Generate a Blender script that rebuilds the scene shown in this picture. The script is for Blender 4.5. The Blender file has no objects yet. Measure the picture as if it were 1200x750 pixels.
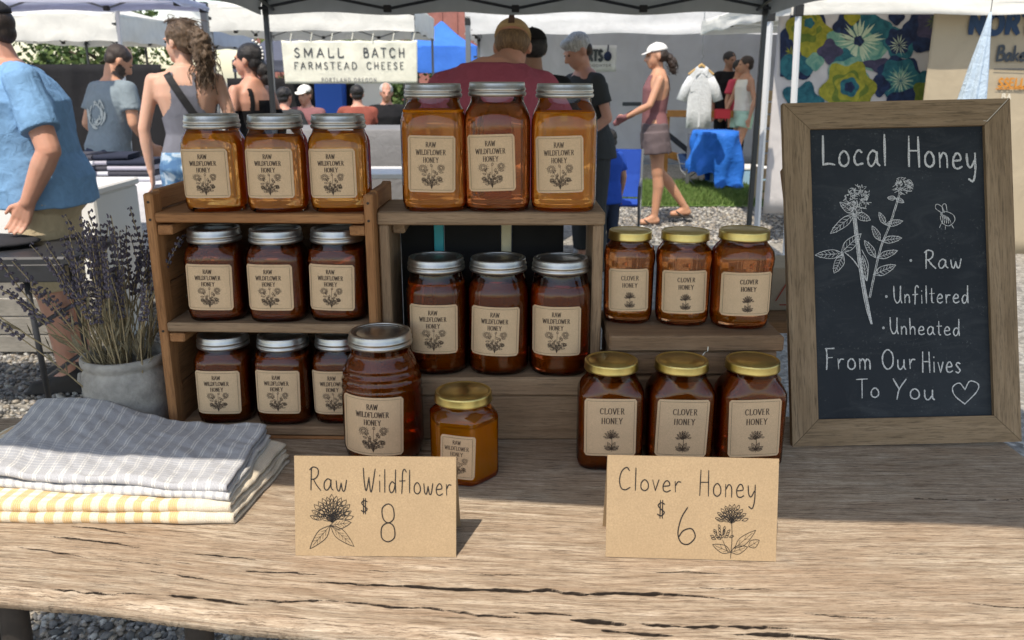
import bpy, bmesh, math, random
import numpy as np
from mathutils import Vector, Matrix, Euler, noise
R = math.radians
scene = bpy.context.scene
# ---------------------------------------------------------------- camera
CZ, PITCH, FPX = 1.37, R(15.9), 1000.0
cam_d = bpy.data.cameras.new("camera"); cam = bpy.data.objects.new("camera", cam_d)
scene.collection.objects.link(cam); scene.camera = cam
cam.location = (0, 0, CZ); cam.rotation_euler = (R(90) - PITCH, 0, 0)
cam_d.sensor_width = 36; cam_d.lens = 30; cam_d.clip_start = .05; cam_d.clip_end = 500
cam_d.dof.use_dof = True; cam_d.dof.focus_distance = 1.25; cam_d.dof.aperture_fstop = 11
# ---------------------------------------------------------------- sky and sun
SUN_EL = R(59); SUN_H = Vector((-.395, -.919)).normalized()
world = bpy.data.worlds.new("World"); scene.world = world; world.use_nodes = True
_nt = world.node_tree; _bg = _nt.nodes['Background']
_sk = _nt.nodes.new('ShaderNodeTexSky'); _sk.sky_type = 'NISHITA'; _sk.sun_disc = False
_sk.sun_elevation = SUN_EL; _sk.sun_rotation = math.atan2(SUN_H.x, SUN_H.y) % (2 * math.pi)
_nt.links.new(_sk.outputs[0], _bg.inputs[0]); _bg.inputs[1].default_value = .15
_sd = bpy.data.lights.new("sun", 'SUN'); _sd.energy = 2.75; _sd.angle = R(.55); _sd.color = (1, .96, .90)
sun = bpy.data.objects.new("sun", _sd); scene.collection.objects.link(sun)
_dir = Vector((SUN_H.x * math.cos(SUN_EL), SUN_H.y * math.cos(SUN_EL), math.sin(SUN_EL)))
sun.rotation_euler = _dir.to_track_quat('Z', 'Y').to_euler(); sun.location = (-3, -6, 9)
scene.view_settings.view_transform = 'Standard'; scene.view_settings.look = 'None'
scene.view_settings.exposure = .85; scene.view_settings.gamma = 1
scene.view_settings.use_white_balance = True; scene.view_settings.white_balance_temperature = 7300
scene.render.engine = 'CYCLES'
cy = scene.cycles
cy.max_bounces = 12; cy.transmission_bounces = 12; cy.transparent_max_bounces = 24; cy.diffuse_bounces = 4; cy.glossy_bounces = 5
cy.volume_bounces = 0; cy.caustics_reflective = False; cy.caustics_refractive = False
cy.use_denoising = True; cy.sample_clamp_indirect = 6

# ---------------------------------------------------------------- helpers
def pt(px, py, Y=None, z=None):
    """point of the place seen at photo pixel px,py on the plane y=Y or z=z"""
    a = PITCH + math.atan((py - 375) / FPX)
    if Y is None: Y = (CZ - z) / math.tan(a)
    zz = CZ - Y * math.tan(a)
    d = Y * math.cos(PITCH) + (CZ - zz) * math.sin(PITCH)
    return Vector(((px - 600) / FPX * d, Y, zz))

class MB:
    def __init__(s): s.v = []; s.f = []; s.mi = []; s.m = 0
    def add(s, vs, fs):
        n = len(s.v); s.v += [tuple(v) for v in vs]
        s.f += [tuple(i + n for i in f) for f in fs]; s.mi += [s.m] * len(fs)
    def box(s, c, d, rot=None, bev=0):
        x, y, z = d[0] / 2, d[1] / 2, d[2] / 2
        if bev:
            b = min(bev, x * .45, y * .45, z * .45); vs = []
            # chamfered box : 24 verts
            idx = {}
            for sx in (-1, 1):
                for sy in (-1, 1):
                    for sz in (-1, 1):
                        for ax in range(3):
                            p = [sx * (x - b), sy * (y - b), sz * (z - b)]
                            p[ax] = (sx, sy, sz)[ax] * (x, y, z)[ax]
                            idx[(sx, sy, sz, ax)] = len(vs); vs.append(Vector(p))
            fs = []
            def q(a, b_, c_, d_): fs.append((idx[a], idx[b_], idx[c_], idx[d_]))
            for ax in range(3):
                o1, o2 = [k for k in range(3) if k != ax]
                for sg in (-1, 1):
                    def k(a1, a2, axx):
                        t = [0, 0, 0]; t[ax] = sg; t[o1] = a1; t[o2] = a2; return (*t, axx)
                    q(k(-1, -1, ax), k(1, -1, ax), k(1, 1, ax), k(-1, 1, ax))
                for a1 in (-1, 1):
                    for a2 in (-1, 1):
                        def e(sg, axx):
                            t = [0, 0, 0]; t[ax] = sg; t[o1] = a1; t[o2] = a2; return (*t, axx)
                        q(e(-1, o1), e(1, o1), e(1, o2), e(-1, o2))
            for sx in (-1, 1):
                for sy in (-1, 1):
                    for sz in (-1, 1): fs.append(tuple(idx[(sx, sy, sz, a)] for a in range(3)))
        else:
            vs = [Vector((a * x, b_ * y, c_ * z)) for a in (-1, 1) for b_ in (-1, 1) for c_ in (-1, 1)]
            fs = [(0, 1, 3, 2), (4, 6, 7, 5), (0, 4, 5, 1), (2, 3, 7, 6), (0, 2, 6, 4), (1, 5, 7, 3)]
        M = Euler(rot).to_matrix() if rot else None
        c = Vector(c)
        s.add([(M @ v if M else v) + c for v in vs], fs); return s
    def tube(s, pts, rad, n=8, cap=True, flat=None):
        pts = [Vector(p) for p in pts]
        if not hasattr(rad, '__len__'): rad = [rad] * len(pts)
        vs = []; fs = []; up = None
        for i, p in enumerate(pts):
            t = (pts[min(i + 1, len(pts) - 1)] - pts[max(i - 1, 0)])
            t = t.normalized() if t.length > 1e-9 else Vector((0, 0, 1))
            if up is None:
                up = Vector((0, 0, 1)) if abs(t.z) < .9 else Vector((0, 1, 0))
            a = t.cross(up).normalized(); up = a.cross(t).normalized()
            for k in range(n):
                th = 2 * math.pi * k / n
                vs.append(p + (a * math.cos(th) + up * math.sin(th)) * rad[i])
        m = len(pts)
        for i in range(m - 1):
            for k in range(n):
                k2 = (k + 1) % n; fs.append((i * n + k, i * n + k2, (i + 1) * n + k2, (i + 1) * n + k))
        if cap: fs.append(tuple(range(n))[::-1]); fs.append(tuple((m - 1) * n + k for k in range(n)))
        s.add(vs, fs); return s
    def rings(s, rings, cap0=True, cap1=True, closed=True):
        n = len(rings[0]); vs = [p for r in rings for p in r]; fs = []
        for i in range(len(rings) - 1):
            for k in range(n if closed else n - 1):
                k2 = (k + 1) % n; fs.append((i * n + k, i * n + k2, (i + 1) * n + k2, (i + 1) * n + k))
        if cap0: fs.append(tuple(range(n))[::-1])
        if cap1: fs.append(tuple((len(rings) - 1) * n + k for k in range(n)))
        s.add(vs, fs); return s
    def ell(s, c, r, M=None, nu=14, nv=9):
        c = Vector(c); rr = []
        for j in range(nv + 1):
            ph = math.pi * j / nv; q = max(math.sin(ph), .02)
            ring = []
            for k in range(nu):
                th = 2 * math.pi * k / nu
                v = Vector((r[0] * q * math.cos(th), r[1] * q * math.sin(th), -r[2] * math.cos(ph)))
                ring.append((M @ v if M else v) + c)
            rr.append(ring)
        return s.rings(rr)
    def mesh(s, name, mats, smooth=True):
        me = bpy.data.meshes.new(name); me.from_pydata(s.v, [], s.f); me.update()
        if not isinstance(mats, (list, tuple)): mats = [mats]
        for m in mats: me.materials.append(m)
        if len(mats) > 1: me.polygons.foreach_set('material_index', s.mi)
        me.polygons.foreach_set('use_smooth', [bool(smooth)] * len(me.polygons))
        return me
    def build(s, name, mats, parent=None, smooth=False, ang=None, fix=True):
        me = s.mesh(name, mats, smooth or ang)
        if fix:
            bm = bmesh.new(); bm.from_mesh(me); bmesh.ops.recalc_face_normals(bm, faces=bm.faces); bm.to_mesh(me); bm.free()
        if ang: me.set_sharp_from_angle(angle=R(ang))
        return link(name, me, parent)

def link(name, me, parent=None):
    o = bpy.data.objects.new(name, me); scene.collection.objects.link(o)
    if parent is not None: o.parent = parent
    return o
def tag(o, label=None, cat=None, group=None, kind=None):
    if label: o['label'] = label
    if cat: o['category'] = cat
    if group: o['group'] = group
    if kind: o['kind'] = kind
    return o
def thing(name, label, cat, loc=(0, 0, 0), rz=0, group=None):
    o = bpy.data.objects.new(name, None); scene.collection.objects.link(o); o.empty_display_size = .1
    o.location = loc; o.rotation_euler = (0, 0, rz)
    return tag(o, label, cat, group)
def kids(o): return [c for c in scene.collection.objects if c.parent == o]
def dup(o, label=None, parent=None):
    c = o.copy(); scene.collection.objects.link(c)
    if parent is not None: c.parent = parent
    if label: c['label'] = label
    for k in KIDS(o): dup(k, None, c)
    return c
def KIDS(o): return list(o.children)

# ---------------------------------------------------------------- materials
def newmat(name):
    m = bpy.data.materials.new(name); m.use_nodes = True; nt = m.node_tree
    return m, nt, nt.nodes['Principled BSDF']
def N(nt, t, **kw):
    n = nt.nodes.new(t)
    for k, v in kw.items():
        if k.startswith('i_'): n.inputs[k[2:].replace('_', ' ')].default_value = v
        else: setattr(n, k, v)
    return n
def L(nt, a, b): nt.links.new(a, b)
def ramp(nt, fac, stops):
    r = nt.nodes.new('ShaderNodeValToRGB'); e = r.color_ramp.elements
    while len(e) < len(stops): e.new(.5)
    for k, (p, c) in enumerate(stops):
        e[k].position = p; e[k].color = (*c, 1) if len(c) == 3 else c
    L(nt, fac, r.inputs[0]); return r.outputs[0]
def coords(nt, scale=(1, 1, 1), rnd=True, rot=(0, 0, 0)):
    tc = N(nt, 'ShaderNodeTexCoord'); mp = N(nt, 'ShaderNodeMapping')
    mp.inputs['Scale'].default_value = scale; mp.inputs['Rotation'].default_value = rot
    if rnd:
        oi = N(nt, 'ShaderNodeObjectInfo'); ad = N(nt, 'ShaderNodeVectorMath', operation='SCALE')
        cx = N(nt, 'ShaderNodeCombineXYZ')
        for k in range(3): L(nt, oi.outputs['Random'], cx.inputs[k])
        L(nt, cx.outputs[0], ad.inputs[0]); ad.inputs['Scale'].default_value = 3.7
        a2 = N(nt, 'ShaderNodeVectorMath', operation='ADD')
        L(nt, tc.outputs['Object'], a2.inputs[0]); L(nt, ad.outputs[0], a2.inputs[1]); L(nt, a2.outputs[0], mp.inputs[0])
    else: L(nt, tc.outputs['Object'], mp.inputs[0])
    return mp.outputs[0]
def noisen(nt, vec, scale, detail=4, rough=.6, dist=0):
    n = N(nt, 'ShaderNodeTexNoise'); n.inputs['Scale'].default_value = scale; n.inputs['Detail'].default_value = detail
    n.inputs['Roughness'].default_value = rough; n.inputs['Distortion'].default_value = dist
    L(nt, vec, n.inputs['Vector']); return n.outputs[0]
def mixc(nt, fac, a, b, mode='MIX'):
    m = N(nt, 'ShaderNodeMix', data_type='RGBA', blend_type=mode)
    for sock, val in ((m.inputs[0], fac), (m.inputs[6], a), (m.inputs[7], b)):
        if hasattr(val, 'links') or hasattr(val, 'is_output'): L(nt, val, sock)
        elif hasattr(val, '__len__'): sock.default_value = (*val, 1) if len(val) == 3 else val
        else: sock.default_value = val
    return m.outputs[2]
def bump(nt, bsdf, h, strength=.3, dist=.002):
    b = N(nt, 'ShaderNodeBump'); b.inputs['Strength'].default_value = strength; b.inputs['Distance'].default_value = dist
    L(nt, h, b.inputs['Height']); L(nt, b.outputs[0], bsdf.inputs['Normal']); return b
def simple(name, col, rough=.6, metal=0, var=.15, nscale=20, bmp=.15, bscale=None, bdist=.002, spec=.5):
    m, nt, b = newmat(name)
    v = coords(nt); n = noisen(nt, v, nscale)
    lo = tuple(c * (1 - var) for c in col); hi = tuple(min(1, c * (1 + var)) for c in col)
    L(nt, ramp(nt, n, [(.3, lo), (.7, hi)]), b.inputs['Base Color'])
    b.inputs['Roughness'].default_value = rough; b.inputs['Metallic'].default_value = metal
    b.inputs['Specular IOR Level'].default_value = spec
    if bmp: bump(nt, b, noisen(nt, v, bscale or nscale * 3), bmp, bdist)
    return m
def wood(name, c1, c2, c3, axis='X', sc=1.0, rough=.75, bmp=.5, dirt=.5):
    """grain runs along axis"""
    m, nt, b = newmat(name)
    s = {'X': (4, 60, 60), 'Y': (60, 4, 60), 'Z': (60, 60, 4)}[axis]
    v = coords(nt, tuple(k * sc for k in s)); g = noisen(nt, v, 1.6, 6, .65, .4)
    v2 = coords(nt, tuple(k * sc * 3 for k in s)); g2 = noisen(nt, v2, 2.2, 4, .7)
    v3 = coords(nt); big = noisen(nt, v3, 9 * sc, 4, .6)
    col = ramp(nt, g, [(.3, c1), (.5, c2), (.7, c3)])
    col = mixc(nt, ramp(nt, g2, [(.32, (1, 1, 1)), (.5, (0, 0, 0))]), col, tuple(k * .35 for k in c1))
    col = mixc(nt, dirt, col, mixc(nt, big, tuple(k * .55 for k in c1), tuple(min(1, k * 1.25) for k in c3)), 'MIX')
    L(nt, col, b.inputs['Base Color']); b.inputs['Roughness'].default_value = rough
    b.inputs['Specular IOR Level'].default_value = .3
    bump(nt, b, g2, bmp, .0015)
    return m
def fabric(name, col, transl=0.0, rough=.9, wr=.4, wscale=6, var=.06):
    m, nt, b = newmat(name); v = coords(nt); n = noisen(nt, v, wscale, 3, .55, .8)
    lo = tuple(c * (1 - var) for c in col); hi = tuple(min(1, c * (1 + var)) for c in col)
    c = ramp(nt, n, [(.3, lo), (.7, hi)])
    L(nt, c, b.inputs['Base Color']); b.inputs['Roughness'].default_value = rough; b.inputs['Specular IOR Level'].default_value = .2
    bm = bump(nt, b, n, wr, .02)
    if transl:
        t = N(nt, 'ShaderNodeBsdfTranslucent'); L(nt, c, t.inputs[0]); mx = N(nt, 'ShaderNodeMixShader'); mx.inputs[0].default_value = transl
        out = nt.nodes['Material Output']; L(nt, b.outputs[0], mx.inputs[1]); L(nt, t.outputs[0], mx.inputs[2]); L(nt, mx.outputs[0], out.inputs[0])
    return m
def flat(name, col, rough=.7, metal=0, spec=.4):
    m, nt, b = newmat(name); b.inputs['Base Color'].default_value = (*col, 1)
    b.inputs['Roughness'].default_value = rough; b.inputs['Metallic'].default_value = metal; b.inputs['Specular IOR Level'].default_value = spec
    return m
# ---------------------------------------------------------------- stroke lettering
def _g(s):
    out = []
    for st in s.split(';'):
        out.append([tuple(float(a) for a in p.split(',')) for p in st.split()])
    return out
HAND = {k: (w, _g(s)) for k, w, s in [
 ('R', .62, ".06,0 .08,.5 .1,1;.0,.9 .2,1.03 .45,.95 .46,.7 .3,.52 .1,.48;.2,.5 .36,.25 .6,.0"),
 ('a', .56, ".42,.42 .25,.5 .06,.32 .07,.06 .22,0 .38,.2 .43,.46;.43,.46 .43,.12 .54,.0"),
 ('w', .66, ".03,.46 .08,.08 .2,.02 .3,.36;.3,.36 .38,.03 .5,.06 .6,.5"),
 ('W', .86, ".03,1 .08,.4 .2,.0 .38,.6;.38,.6 .46,.05 .56,.05 .78,1"),
 ('i', .2, ".08,.48 .08,0;.08,.7 .09,.74"), ('l', .2, ".09,1.02 .08,0"),
 ('d', .56, ".4,.4 .22,.48 .05,.25 .13,.0 .32,.08 .43,.4;.46,1.02 .44,.4 .46,0"),
 ('f', .46, ".46,.92 .34,1.04 .22,.88 .2,.4 .16,-.05;.02,.5 .38,.53"),
 ('o', .52, ".25,.5 .07,.35 .07,.1 .25,0 .43,.12 .42,.36 .25,.5"),
 ('e', .5, ".07,.25 .38,.3 .34,.47 .2,.5 .05,.3 .08,.06 .25,0 .44,.08"),
 ('r', .42, ".06,.48 .08,0;.08,.28 .2,.46 .36,.46"),
 ('n', .5, ".06,.48 .07,0;.07,.28 .22,.48 .38,.38 .4,0"),
 ('m', .74, ".06,.48 .07,0;.07,.3 .2,.48 .34,.36 .35,0;.35,.3 .48,.48 .62,.36 .63,0"),
 ('h', .5, ".06,1 .07,0;.07,.28 .22,.48 .38,.38 .4,0"),
 ('u', .54, ".05,.48 .06,.12 .2,0 .38,.2;.4,.48 .4,.12 .48,0"),
 ('t', .38, ".16,.85 .15,.1 .28,0;.0,.54 .34,.56"),
 ('s', .38, ".32,.45 .18,.5 .07,.4 .2,.25 .31,.12 .18,0 .03,.05"),
 ('c', .46, ".38,.42 .22,.5 .05,.28 .12,.03 .4,.06"),
 ('v', .42, ".03,.48 .18,0;.18,0 .36,.5"),
 ('y', .5, ".04,.48 .08,.14 .22,.05 .38,.28;.42,.52 .41,-.05 .3,-.4 .1,-.34"),
 ('k', .46, ".06,1 .07,0;.36,.5 .1,.22;.16,.28 .4,0"),
 ('b', .5, ".06,1 .08,0;.08,.25 .25,.48 .42,.3 .35,.03 .08,.03"),
 ('B', .62, ".1,1 .06,0;.06,.95 .4,1.0 .45,.7 .12,.52;.12,.52 .52,.5 .5,.1 .05,.0"),
 ('C', .68, ".55,.88 .4,1.02 .15,.85 .03,.45 .12,.08 .35,0 .6,.12"),
 ('H', .62, ".08,1 .05,0;.5,1 .52,0;.06,.52 .52,.54"),
 ('L', .58, ".08,1 .06,.05;.06,.05 .3,.08 .55,.04"),
 ('U', .62, ".04,1 .06,.3 .25,0 .45,.2 .5,.7;.52,1 .5,.3 .58,0"),
 ('F', .52, ".08,1 .1,.5 .06,0;.02,.98 .5,1.0;.1,.55 .4,.57"),
 ('O', .74, ".34,1 .08,.75 .06,.3 .3,0 .6,.2 .62,.75 .34,1"),
 ('T', .6, ".0,1 .6,1.02;.3,1 .28,0"), ('Y', .6, ".02,1 .28,.5;.6,1 .28,.5 .16,.0"),
 ('8', .6, ".3,1 .12,.88 .14,.62 .3,.5 .48,.62 .46,.9 .3,1;.3,.5 .1,.38 .1,.1 .3,0 .5,.12 .48,.4 .3,.5"),
 ('6', .6, ".3,1 .14,.7 .06,.3 .15,.04 .35,.0 .52,.2 .42,.42 .2,.36 .08,.18"),
 ('$', .5, ".45,.8 .25,.88 .08,.72 .25,.5 .44,.32 .25,.12 .04,.22;.2,1.02 .2,-.02;.33,1.02 .33,-.02"),
 ('*', .3, ".1,.25 .14,.3 .17,.25 .13,.21 .1,.25"),
]}
CAPS = {k: (w, _g(s)) for k, w, s in [
 ('R', .62, ".1,0 .1,1;.1,1 .42,.97 .5,.75 .4,.54 .1,.5;.3,.5 .6,0"), ('A', .68, ".02,0 .34,1;.34,1 .66,0;.14,.34 .54,.34"),
 ('W', .92, ".02,1 .24,0;.24,0 .46,.9;.46,.9 .68,0;.68,0 .9,1"), ('I', .24, ".12,0 .12,1"), ('L', .54, ".1,1 .1,0;.1,0 .5,0 .52,.15"),
 ('D', .68, ".1,0 .1,1;.1,1 .4,.97 .62,.7 .62,.3 .4,.03 .1,0"), ('F', .54, ".1,0 .1,1;.1,1 .5,1 .5,.88;.1,.52 .4,.52"),
 ('O', .74, ".37,1 .12,.85 .05,.5 .12,.15 .37,0 .62,.15 .69,.5 .62,.85 .37,1"), ('E', .56, ".1,0 .1,1;.1,1 .5,1;.1,.52 .42,.52;.1,0 .52,0"),
 ('H', .68, ".1,0 .1,1;.58,0 .58,1;.1,.5 .58,.5"), ('N', .7, ".1,0 .1,1;.1,1 .6,0;.6,0 .6,1"), ('Y', .64, ".02,1 .32,.5;.62,1 .32,.5;.32,.5 .32,0"),
 ('C', .68, ".62,.82 .4,1 .15,.87 .05,.5 .15,.13 .4,0 .62,.18"), ('V', .66, ".02,1 .33,0;.33,0 .64,1"), ('S', .54, ".46,.85 .27,1 .08,.8 .15,.6 .4,.42 .47,.2 .27,0 .05,.15"),
 ('M', .82, ".08,0 .1,1;.1,1 .41,.2;.41,.2 .72,1;.72,1 .74,0"), ('B', .6, ".1,0 .1,1;.1,1 .42,.96 .45,.66 .1,.53;.1,.53 .52,.5 .5,.05 .1,0"),
 ('T', .6, ".0,1 .6,1;.3,1 .3,0"), ('P', .58, ".1,0 .1,1;.1,1 .5,.95 .5,.55 .1,.5"), ('G', .72, ".62,.82 .4,1 .15,.87 .05,.5 .15,.13 .4,0 .64,.15 .64,.45 .42,.45"),
 (',', .2, ".1,.08 .05,-.15"), ('1', .3, ".02,.8 .15,1 .15,0"),
]}
def smooth_line(p, n=4):
    if len(p) < 3: return [Vector(q) for q in p]
    p = [Vector(q) for q in p]; closed = (p[0] - p[-1]).length < 1e-5
    out = []
    for i in range(len(p) - 1):
        p0 = p[i - 1] if i > 0 else (p[-2] if closed else p[i] * 2 - p[i + 1])
        p3 = p[i + 2] if i + 2 < len(p) else (p[1] if closed else p[i + 1] * 2 - p[i])
        for k in range(n):
            t = k / n; a, b = p[i], p[i + 1]
            out.append(.5 * (2 * a + (b - p0) * t + (2 * p0 - 5 * a + 4 * b - p3) * t * t + (3 * a - p0 - 3 * b + p3) * t ** 3))
    out.append(p[-1]); return out
RC = [0]
def ribbon(mb, line, w, f, jit=0, rng=None, thin=None, maxseg=None):
    """flat ribbon along a 2-D line, mapped by f(x, y) -> 3-D"""
    RC[0] += 1
    if maxseg:
        l2 = [line[0]]
        for a, b in zip(line[:-1], line[1:]):
            k = max(1, int((b - a).length / maxseg)); l2 += [a.lerp(b, (j + 1) / k) for j in range(k)]
        line = l2
    L_, R_ = [], []
    n = len(line)
    for i, p in enumerate(line):
        t = line[min(i + 1, n - 1)] - line[max(i - 1, 0)]
        if t.length < 1e-9: t = Vector((1, 0))
        t = t.normalized(); nn = Vector((-t.y, t.x))
        ww = w / 2
        if thin is not None: ww = (thin + (w - thin) * abs(t.y) ** 1.5) / 2
        if rng: ww *= 1 + rng.uniform(-jit, jit)
        if i in (0, n - 1): p = p + t * (ww * .5 * (-1 if i == 0 else 1)); ww *= .75
        L_.append(f(*(p + nn * ww))); R_.append(f(*(p - nn * ww)))
    mb.add(L_ + R_, [(i, i + 1, n + i + 1, n + i) for i in range(n - 1)])
def text(mb, s, x, y, h, w, f, font=HAND, track=.12, space=.5, center=False, slope=0, jit=0, rng=None, thin=None, serif=0, cond=1.0, smooth=3):
    tot = sum((font[c][0] + track) * h * cond if c != ' ' else space * h for c in s) - track * h * cond
    if center: x -= tot / 2
    x0 = x
    for c in s:
        if c == ' ': x += space * h; continue
        cw, sts = font[c]; dy = rng.uniform(-.02, .02) * h if rng else 0
        for st in sts:
            pts = [Vector((x + a * h * cond, y + b * h + dy + slope * (x + a * h - x0))) for a, b in st]
            ln = smooth_line(pts, smooth) if len(st) > 2 else pts
            ribbon(mb, ln, w, f, jit, rng, thin, maxseg=h * .25)
            if serif and len(st) == 2 and abs(st[0][0] - st[1][0]) < .5 and abs(st[0][1] - st[1][1]) > .4:
                for p in pts:
                    ribbon(mb, [p - Vector((serif * h, 0)), p + Vector((serif * h, 0))], thin or w, f)
        x += (cw + track) * h * cond
    return x
def leaf(mb, p, ang, ln, wd, w, f, veins=2, rng=None):
    d = Vector((math.cos(ang), math.sin(ang))); n = Vector((-d.y, d.x)); p = Vector(p)
    ribbon(mb, smooth_line([p, p + d * ln * .35 + n * wd, p + d * ln * .75 + n * wd * .6, p + d * ln], 3), w, f)
    ribbon(mb, smooth_line([p, p + d * ln * .35 - n * wd, p + d * ln * .75 - n * wd * .6, p + d * ln], 3), w, f)
    ribbon(mb, [p, p + d * ln * .85], w * .7, f)
    for k in range(veins):
        q = p + d * ln * (.2 + .55 * k / max(1, veins))
        for sg in (-1, 1): ribbon(mb, [q, q + d * ln * .15 + n * sg * wd * .6], w * .55, f)
def clover_head(mb, c, r, w, f, rng, n=26):
    c = Vector(c)
    root = c + Vector((0, -r * .9)); rows = 5 if n > 30 else 4 if n > 20 else 3
    for q in range(rows):
        R_ = r * (1.85 - 1.35 * q / rows); m = max(3, int(n / 3.2) - q); pl = r * .55
        for k in range(m):
            sp = 1.25 - .12 * q; a = math.pi / 2 + sp * ((k + .5 * (q % 2)) / (m - 1) * 2 - 1) * (1 if q < rows - 1 else .8)
            d = Vector((math.cos(a), math.sin(a))); tip = root + Vector((d.x * R_ * .78, d.y * R_)) * rng.uniform(.93, 1.05); base = tip - d * pl; nn = Vector((-d.y, d.x)) * r * .12
            ribbon(mb, smooth_line([base, base.lerp(tip, .55) + nn, tip], 3), w, f)
            ribbon(mb, smooth_line([base, base.lerp(tip, .55) - nn, tip], 3), w, f)
def bouquet(mb, cx, y0, h, w, f, rng):
    """wildflower bouquet engraving used on the labels"""
    tops = [(-.46, .88, .2), (.5, .92, .17), (-.42, .4, .1), (.45, .42, .1), (.02, .95, .06), (.18, .68, .07), (-.14, .55, .06)]
    base = Vector((cx, y0))
    for tx, ty, r in tops:
        T = Vector((cx + tx * h * .72, y0 + ty * h * .88))
        ribbon(mb, smooth_line([base, Vector((cx + tx * h * .18, y0 + ty * h * .42)), T], 4), w, f)
        if r > .09:
            rr = r * h
            for k in range(16):
                a = 2 * math.pi * k / 16 + .2
                p1 = T + Vector((math.cos(a), math.sin(a) * .85)) * rr * (.85 + .3 * rng.random())
                ribbon(mb, [T + (p1 - T) * .3, p1], w * 1.1, f)
            for q in (.35, .7):
                ribbon(mb, smooth_line([T + Vector((math.cos(a * math.pi / 4), math.sin(a * math.pi / 4) * .85)) * rr * q for a in range(9)], 2), w, f)
        else: leaf(mb, T, rng.uniform(1, 2.2), r * h * 2, r * h * .7, w, f, 1)
        for k in range(4 if r > .09 else 2):
            t = .38 + .14 * k; q = base.lerp(T, t); sg = 1 if k % 2 else -1
            leaf(mb, q, math.pi / 2 - tx * .9 - sg * rng.uniform(.8, 1.3), h * rng.uniform(.14, .2), h * .035, w, f, 1)
    for a in (.6, 2.5): leaf(mb, (cx, y0 + h * .12), a, h * .26, h * .045, w, f, 0)
def clover_plant(mb, cx, y0, h, w, f, rng):
    b = Vector((cx, y0))
    ribbon(mb, smooth_line([b, Vector((cx + .02 * h, y0 + .35 * h)), Vector((cx, y0 + .68 * h))], 4), w * 1.3, f)
    clover_head(mb, (cx, y0 + .74 * h), .24 * h, w, f, rng, 26)
    for a, l in ((.45, .34), (2.7, .34), (1.15, .36), (2.05, .36), (.1, .28), (3.0, .28)):
        leaf(mb, (cx, y0 + h * .1), a, h * l, h * .07, w, f, 3)
# ---------------------------------------------------------------- jar materials
def honey_mat(name, absorb, dens, diff=(.30, .09, .01), mixd=.12, tint=(1, 1, 1)):
    m, nt, b = newmat(name)
    b.inputs['Transmission Weight'].default_value = 1 - mixd; b.inputs['IOR'].default_value = 1.42
    b.inputs['Roughness'].default_value = .03; b.inputs['Base Color'].default_value = (*tint, 1)
    v = coords(nt); n = noisen(nt, v, 28, 3); L(nt, mixc(nt, n, tuple(t * .9 for t in tint), tint), b.inputs['Base Color'])
    d0 = N(nt, 'ShaderNodeBsdfDiffuse'); d0.inputs[0].default_value = (*diff, 1); d1 = N(nt, 'ShaderNodeBsdfTranslucent'); d1.inputs[0].default_value = (*diff, 1)
    d = N(nt, 'ShaderNodeAddShader'); L(nt, d0.outputs[0], d.inputs[0]); L(nt, d1.outputs[0], d.inputs[1])
    mx = N(nt, 'ShaderNodeMixShader'); mx.inputs[0].default_value = mixd
    rf = N(nt, 'ShaderNodeBsdfRefraction'); rf.inputs['IOR'].default_value = 1.40; rf.inputs['Roughness'].default_value = .03; rf.inputs[0].default_value = (*tint, 1)
    out = nt.nodes['Material Output']; L(nt, rf.outputs[0], mx.inputs[1]); L(nt, d.outputs[0], mx.inputs[2]); L(nt, mx.outputs[0], out.inputs[0]); nt.nodes.remove(b)
    va = N(nt, 'ShaderNodeVolumeAbsorption'); va.inputs[0].default_value = (*absorb, 1); va.inputs[1].default_value = dens
    L(nt, va.outputs[0], out.inputs[1]); return m
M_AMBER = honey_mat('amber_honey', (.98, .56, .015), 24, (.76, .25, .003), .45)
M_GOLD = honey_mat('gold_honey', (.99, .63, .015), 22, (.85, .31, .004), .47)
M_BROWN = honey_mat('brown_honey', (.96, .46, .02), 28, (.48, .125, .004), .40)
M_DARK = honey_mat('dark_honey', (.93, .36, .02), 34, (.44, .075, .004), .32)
M_RED = honey_mat('red_honey', (.95, .38, .02), 28, (.52, .10, .004), .33)
M_CLOV = honey_mat('clover_honey', (.97, .48, .02), 22, (.52, .135, .004), .40)
def glass_mat():
    m, nt, b = newmat('jar_glass'); out = nt.nodes['Material Output']; nt.nodes.remove(b)
    t = N(nt, 'ShaderNodeBsdfTransparent'); t.inputs[0].default_value = (.96, .98, .97, 1)
    g = N(nt, 'ShaderNodeBsdfGlossy'); g.inputs['Roughness'].default_value = .03
    lw = N(nt, 'ShaderNodeFresnel'); lw.inputs[0].default_value = 1.55
    v = coords(nt); n = noisen(nt, v, 45, 2)
    bp = N(nt, 'ShaderNodeBump'); bp.inputs['Strength'].default_value = .35; bp.inputs['Distance'].default_value = .001
    L(nt, n, bp.inputs['Height']); L(nt, bp.outputs[0], g.inputs['Normal']); L(nt, bp.outputs[0], lw.inputs['Normal'])
    mx = N(nt, 'ShaderNodeMixShader'); L(nt, lw.outputs[0], mx.inputs[0]); L(nt, t.outputs[0], mx.inputs[1]); L(nt, g.outputs[0], mx.inputs[2])
    L(nt, mx.outputs[0], out.inputs[0]); return m
M_GLASS = glass_mat()
M_SILVER = simple('silver_lid_metal', (.50, .485, .455), .36, 1, .12, 60, .12, 200, .0005)
M_GOLDLID = simple('gold_lid_metal', (.56, .43, .16), .32, 1, .12, 60, .12, 200, .0005)
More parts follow.
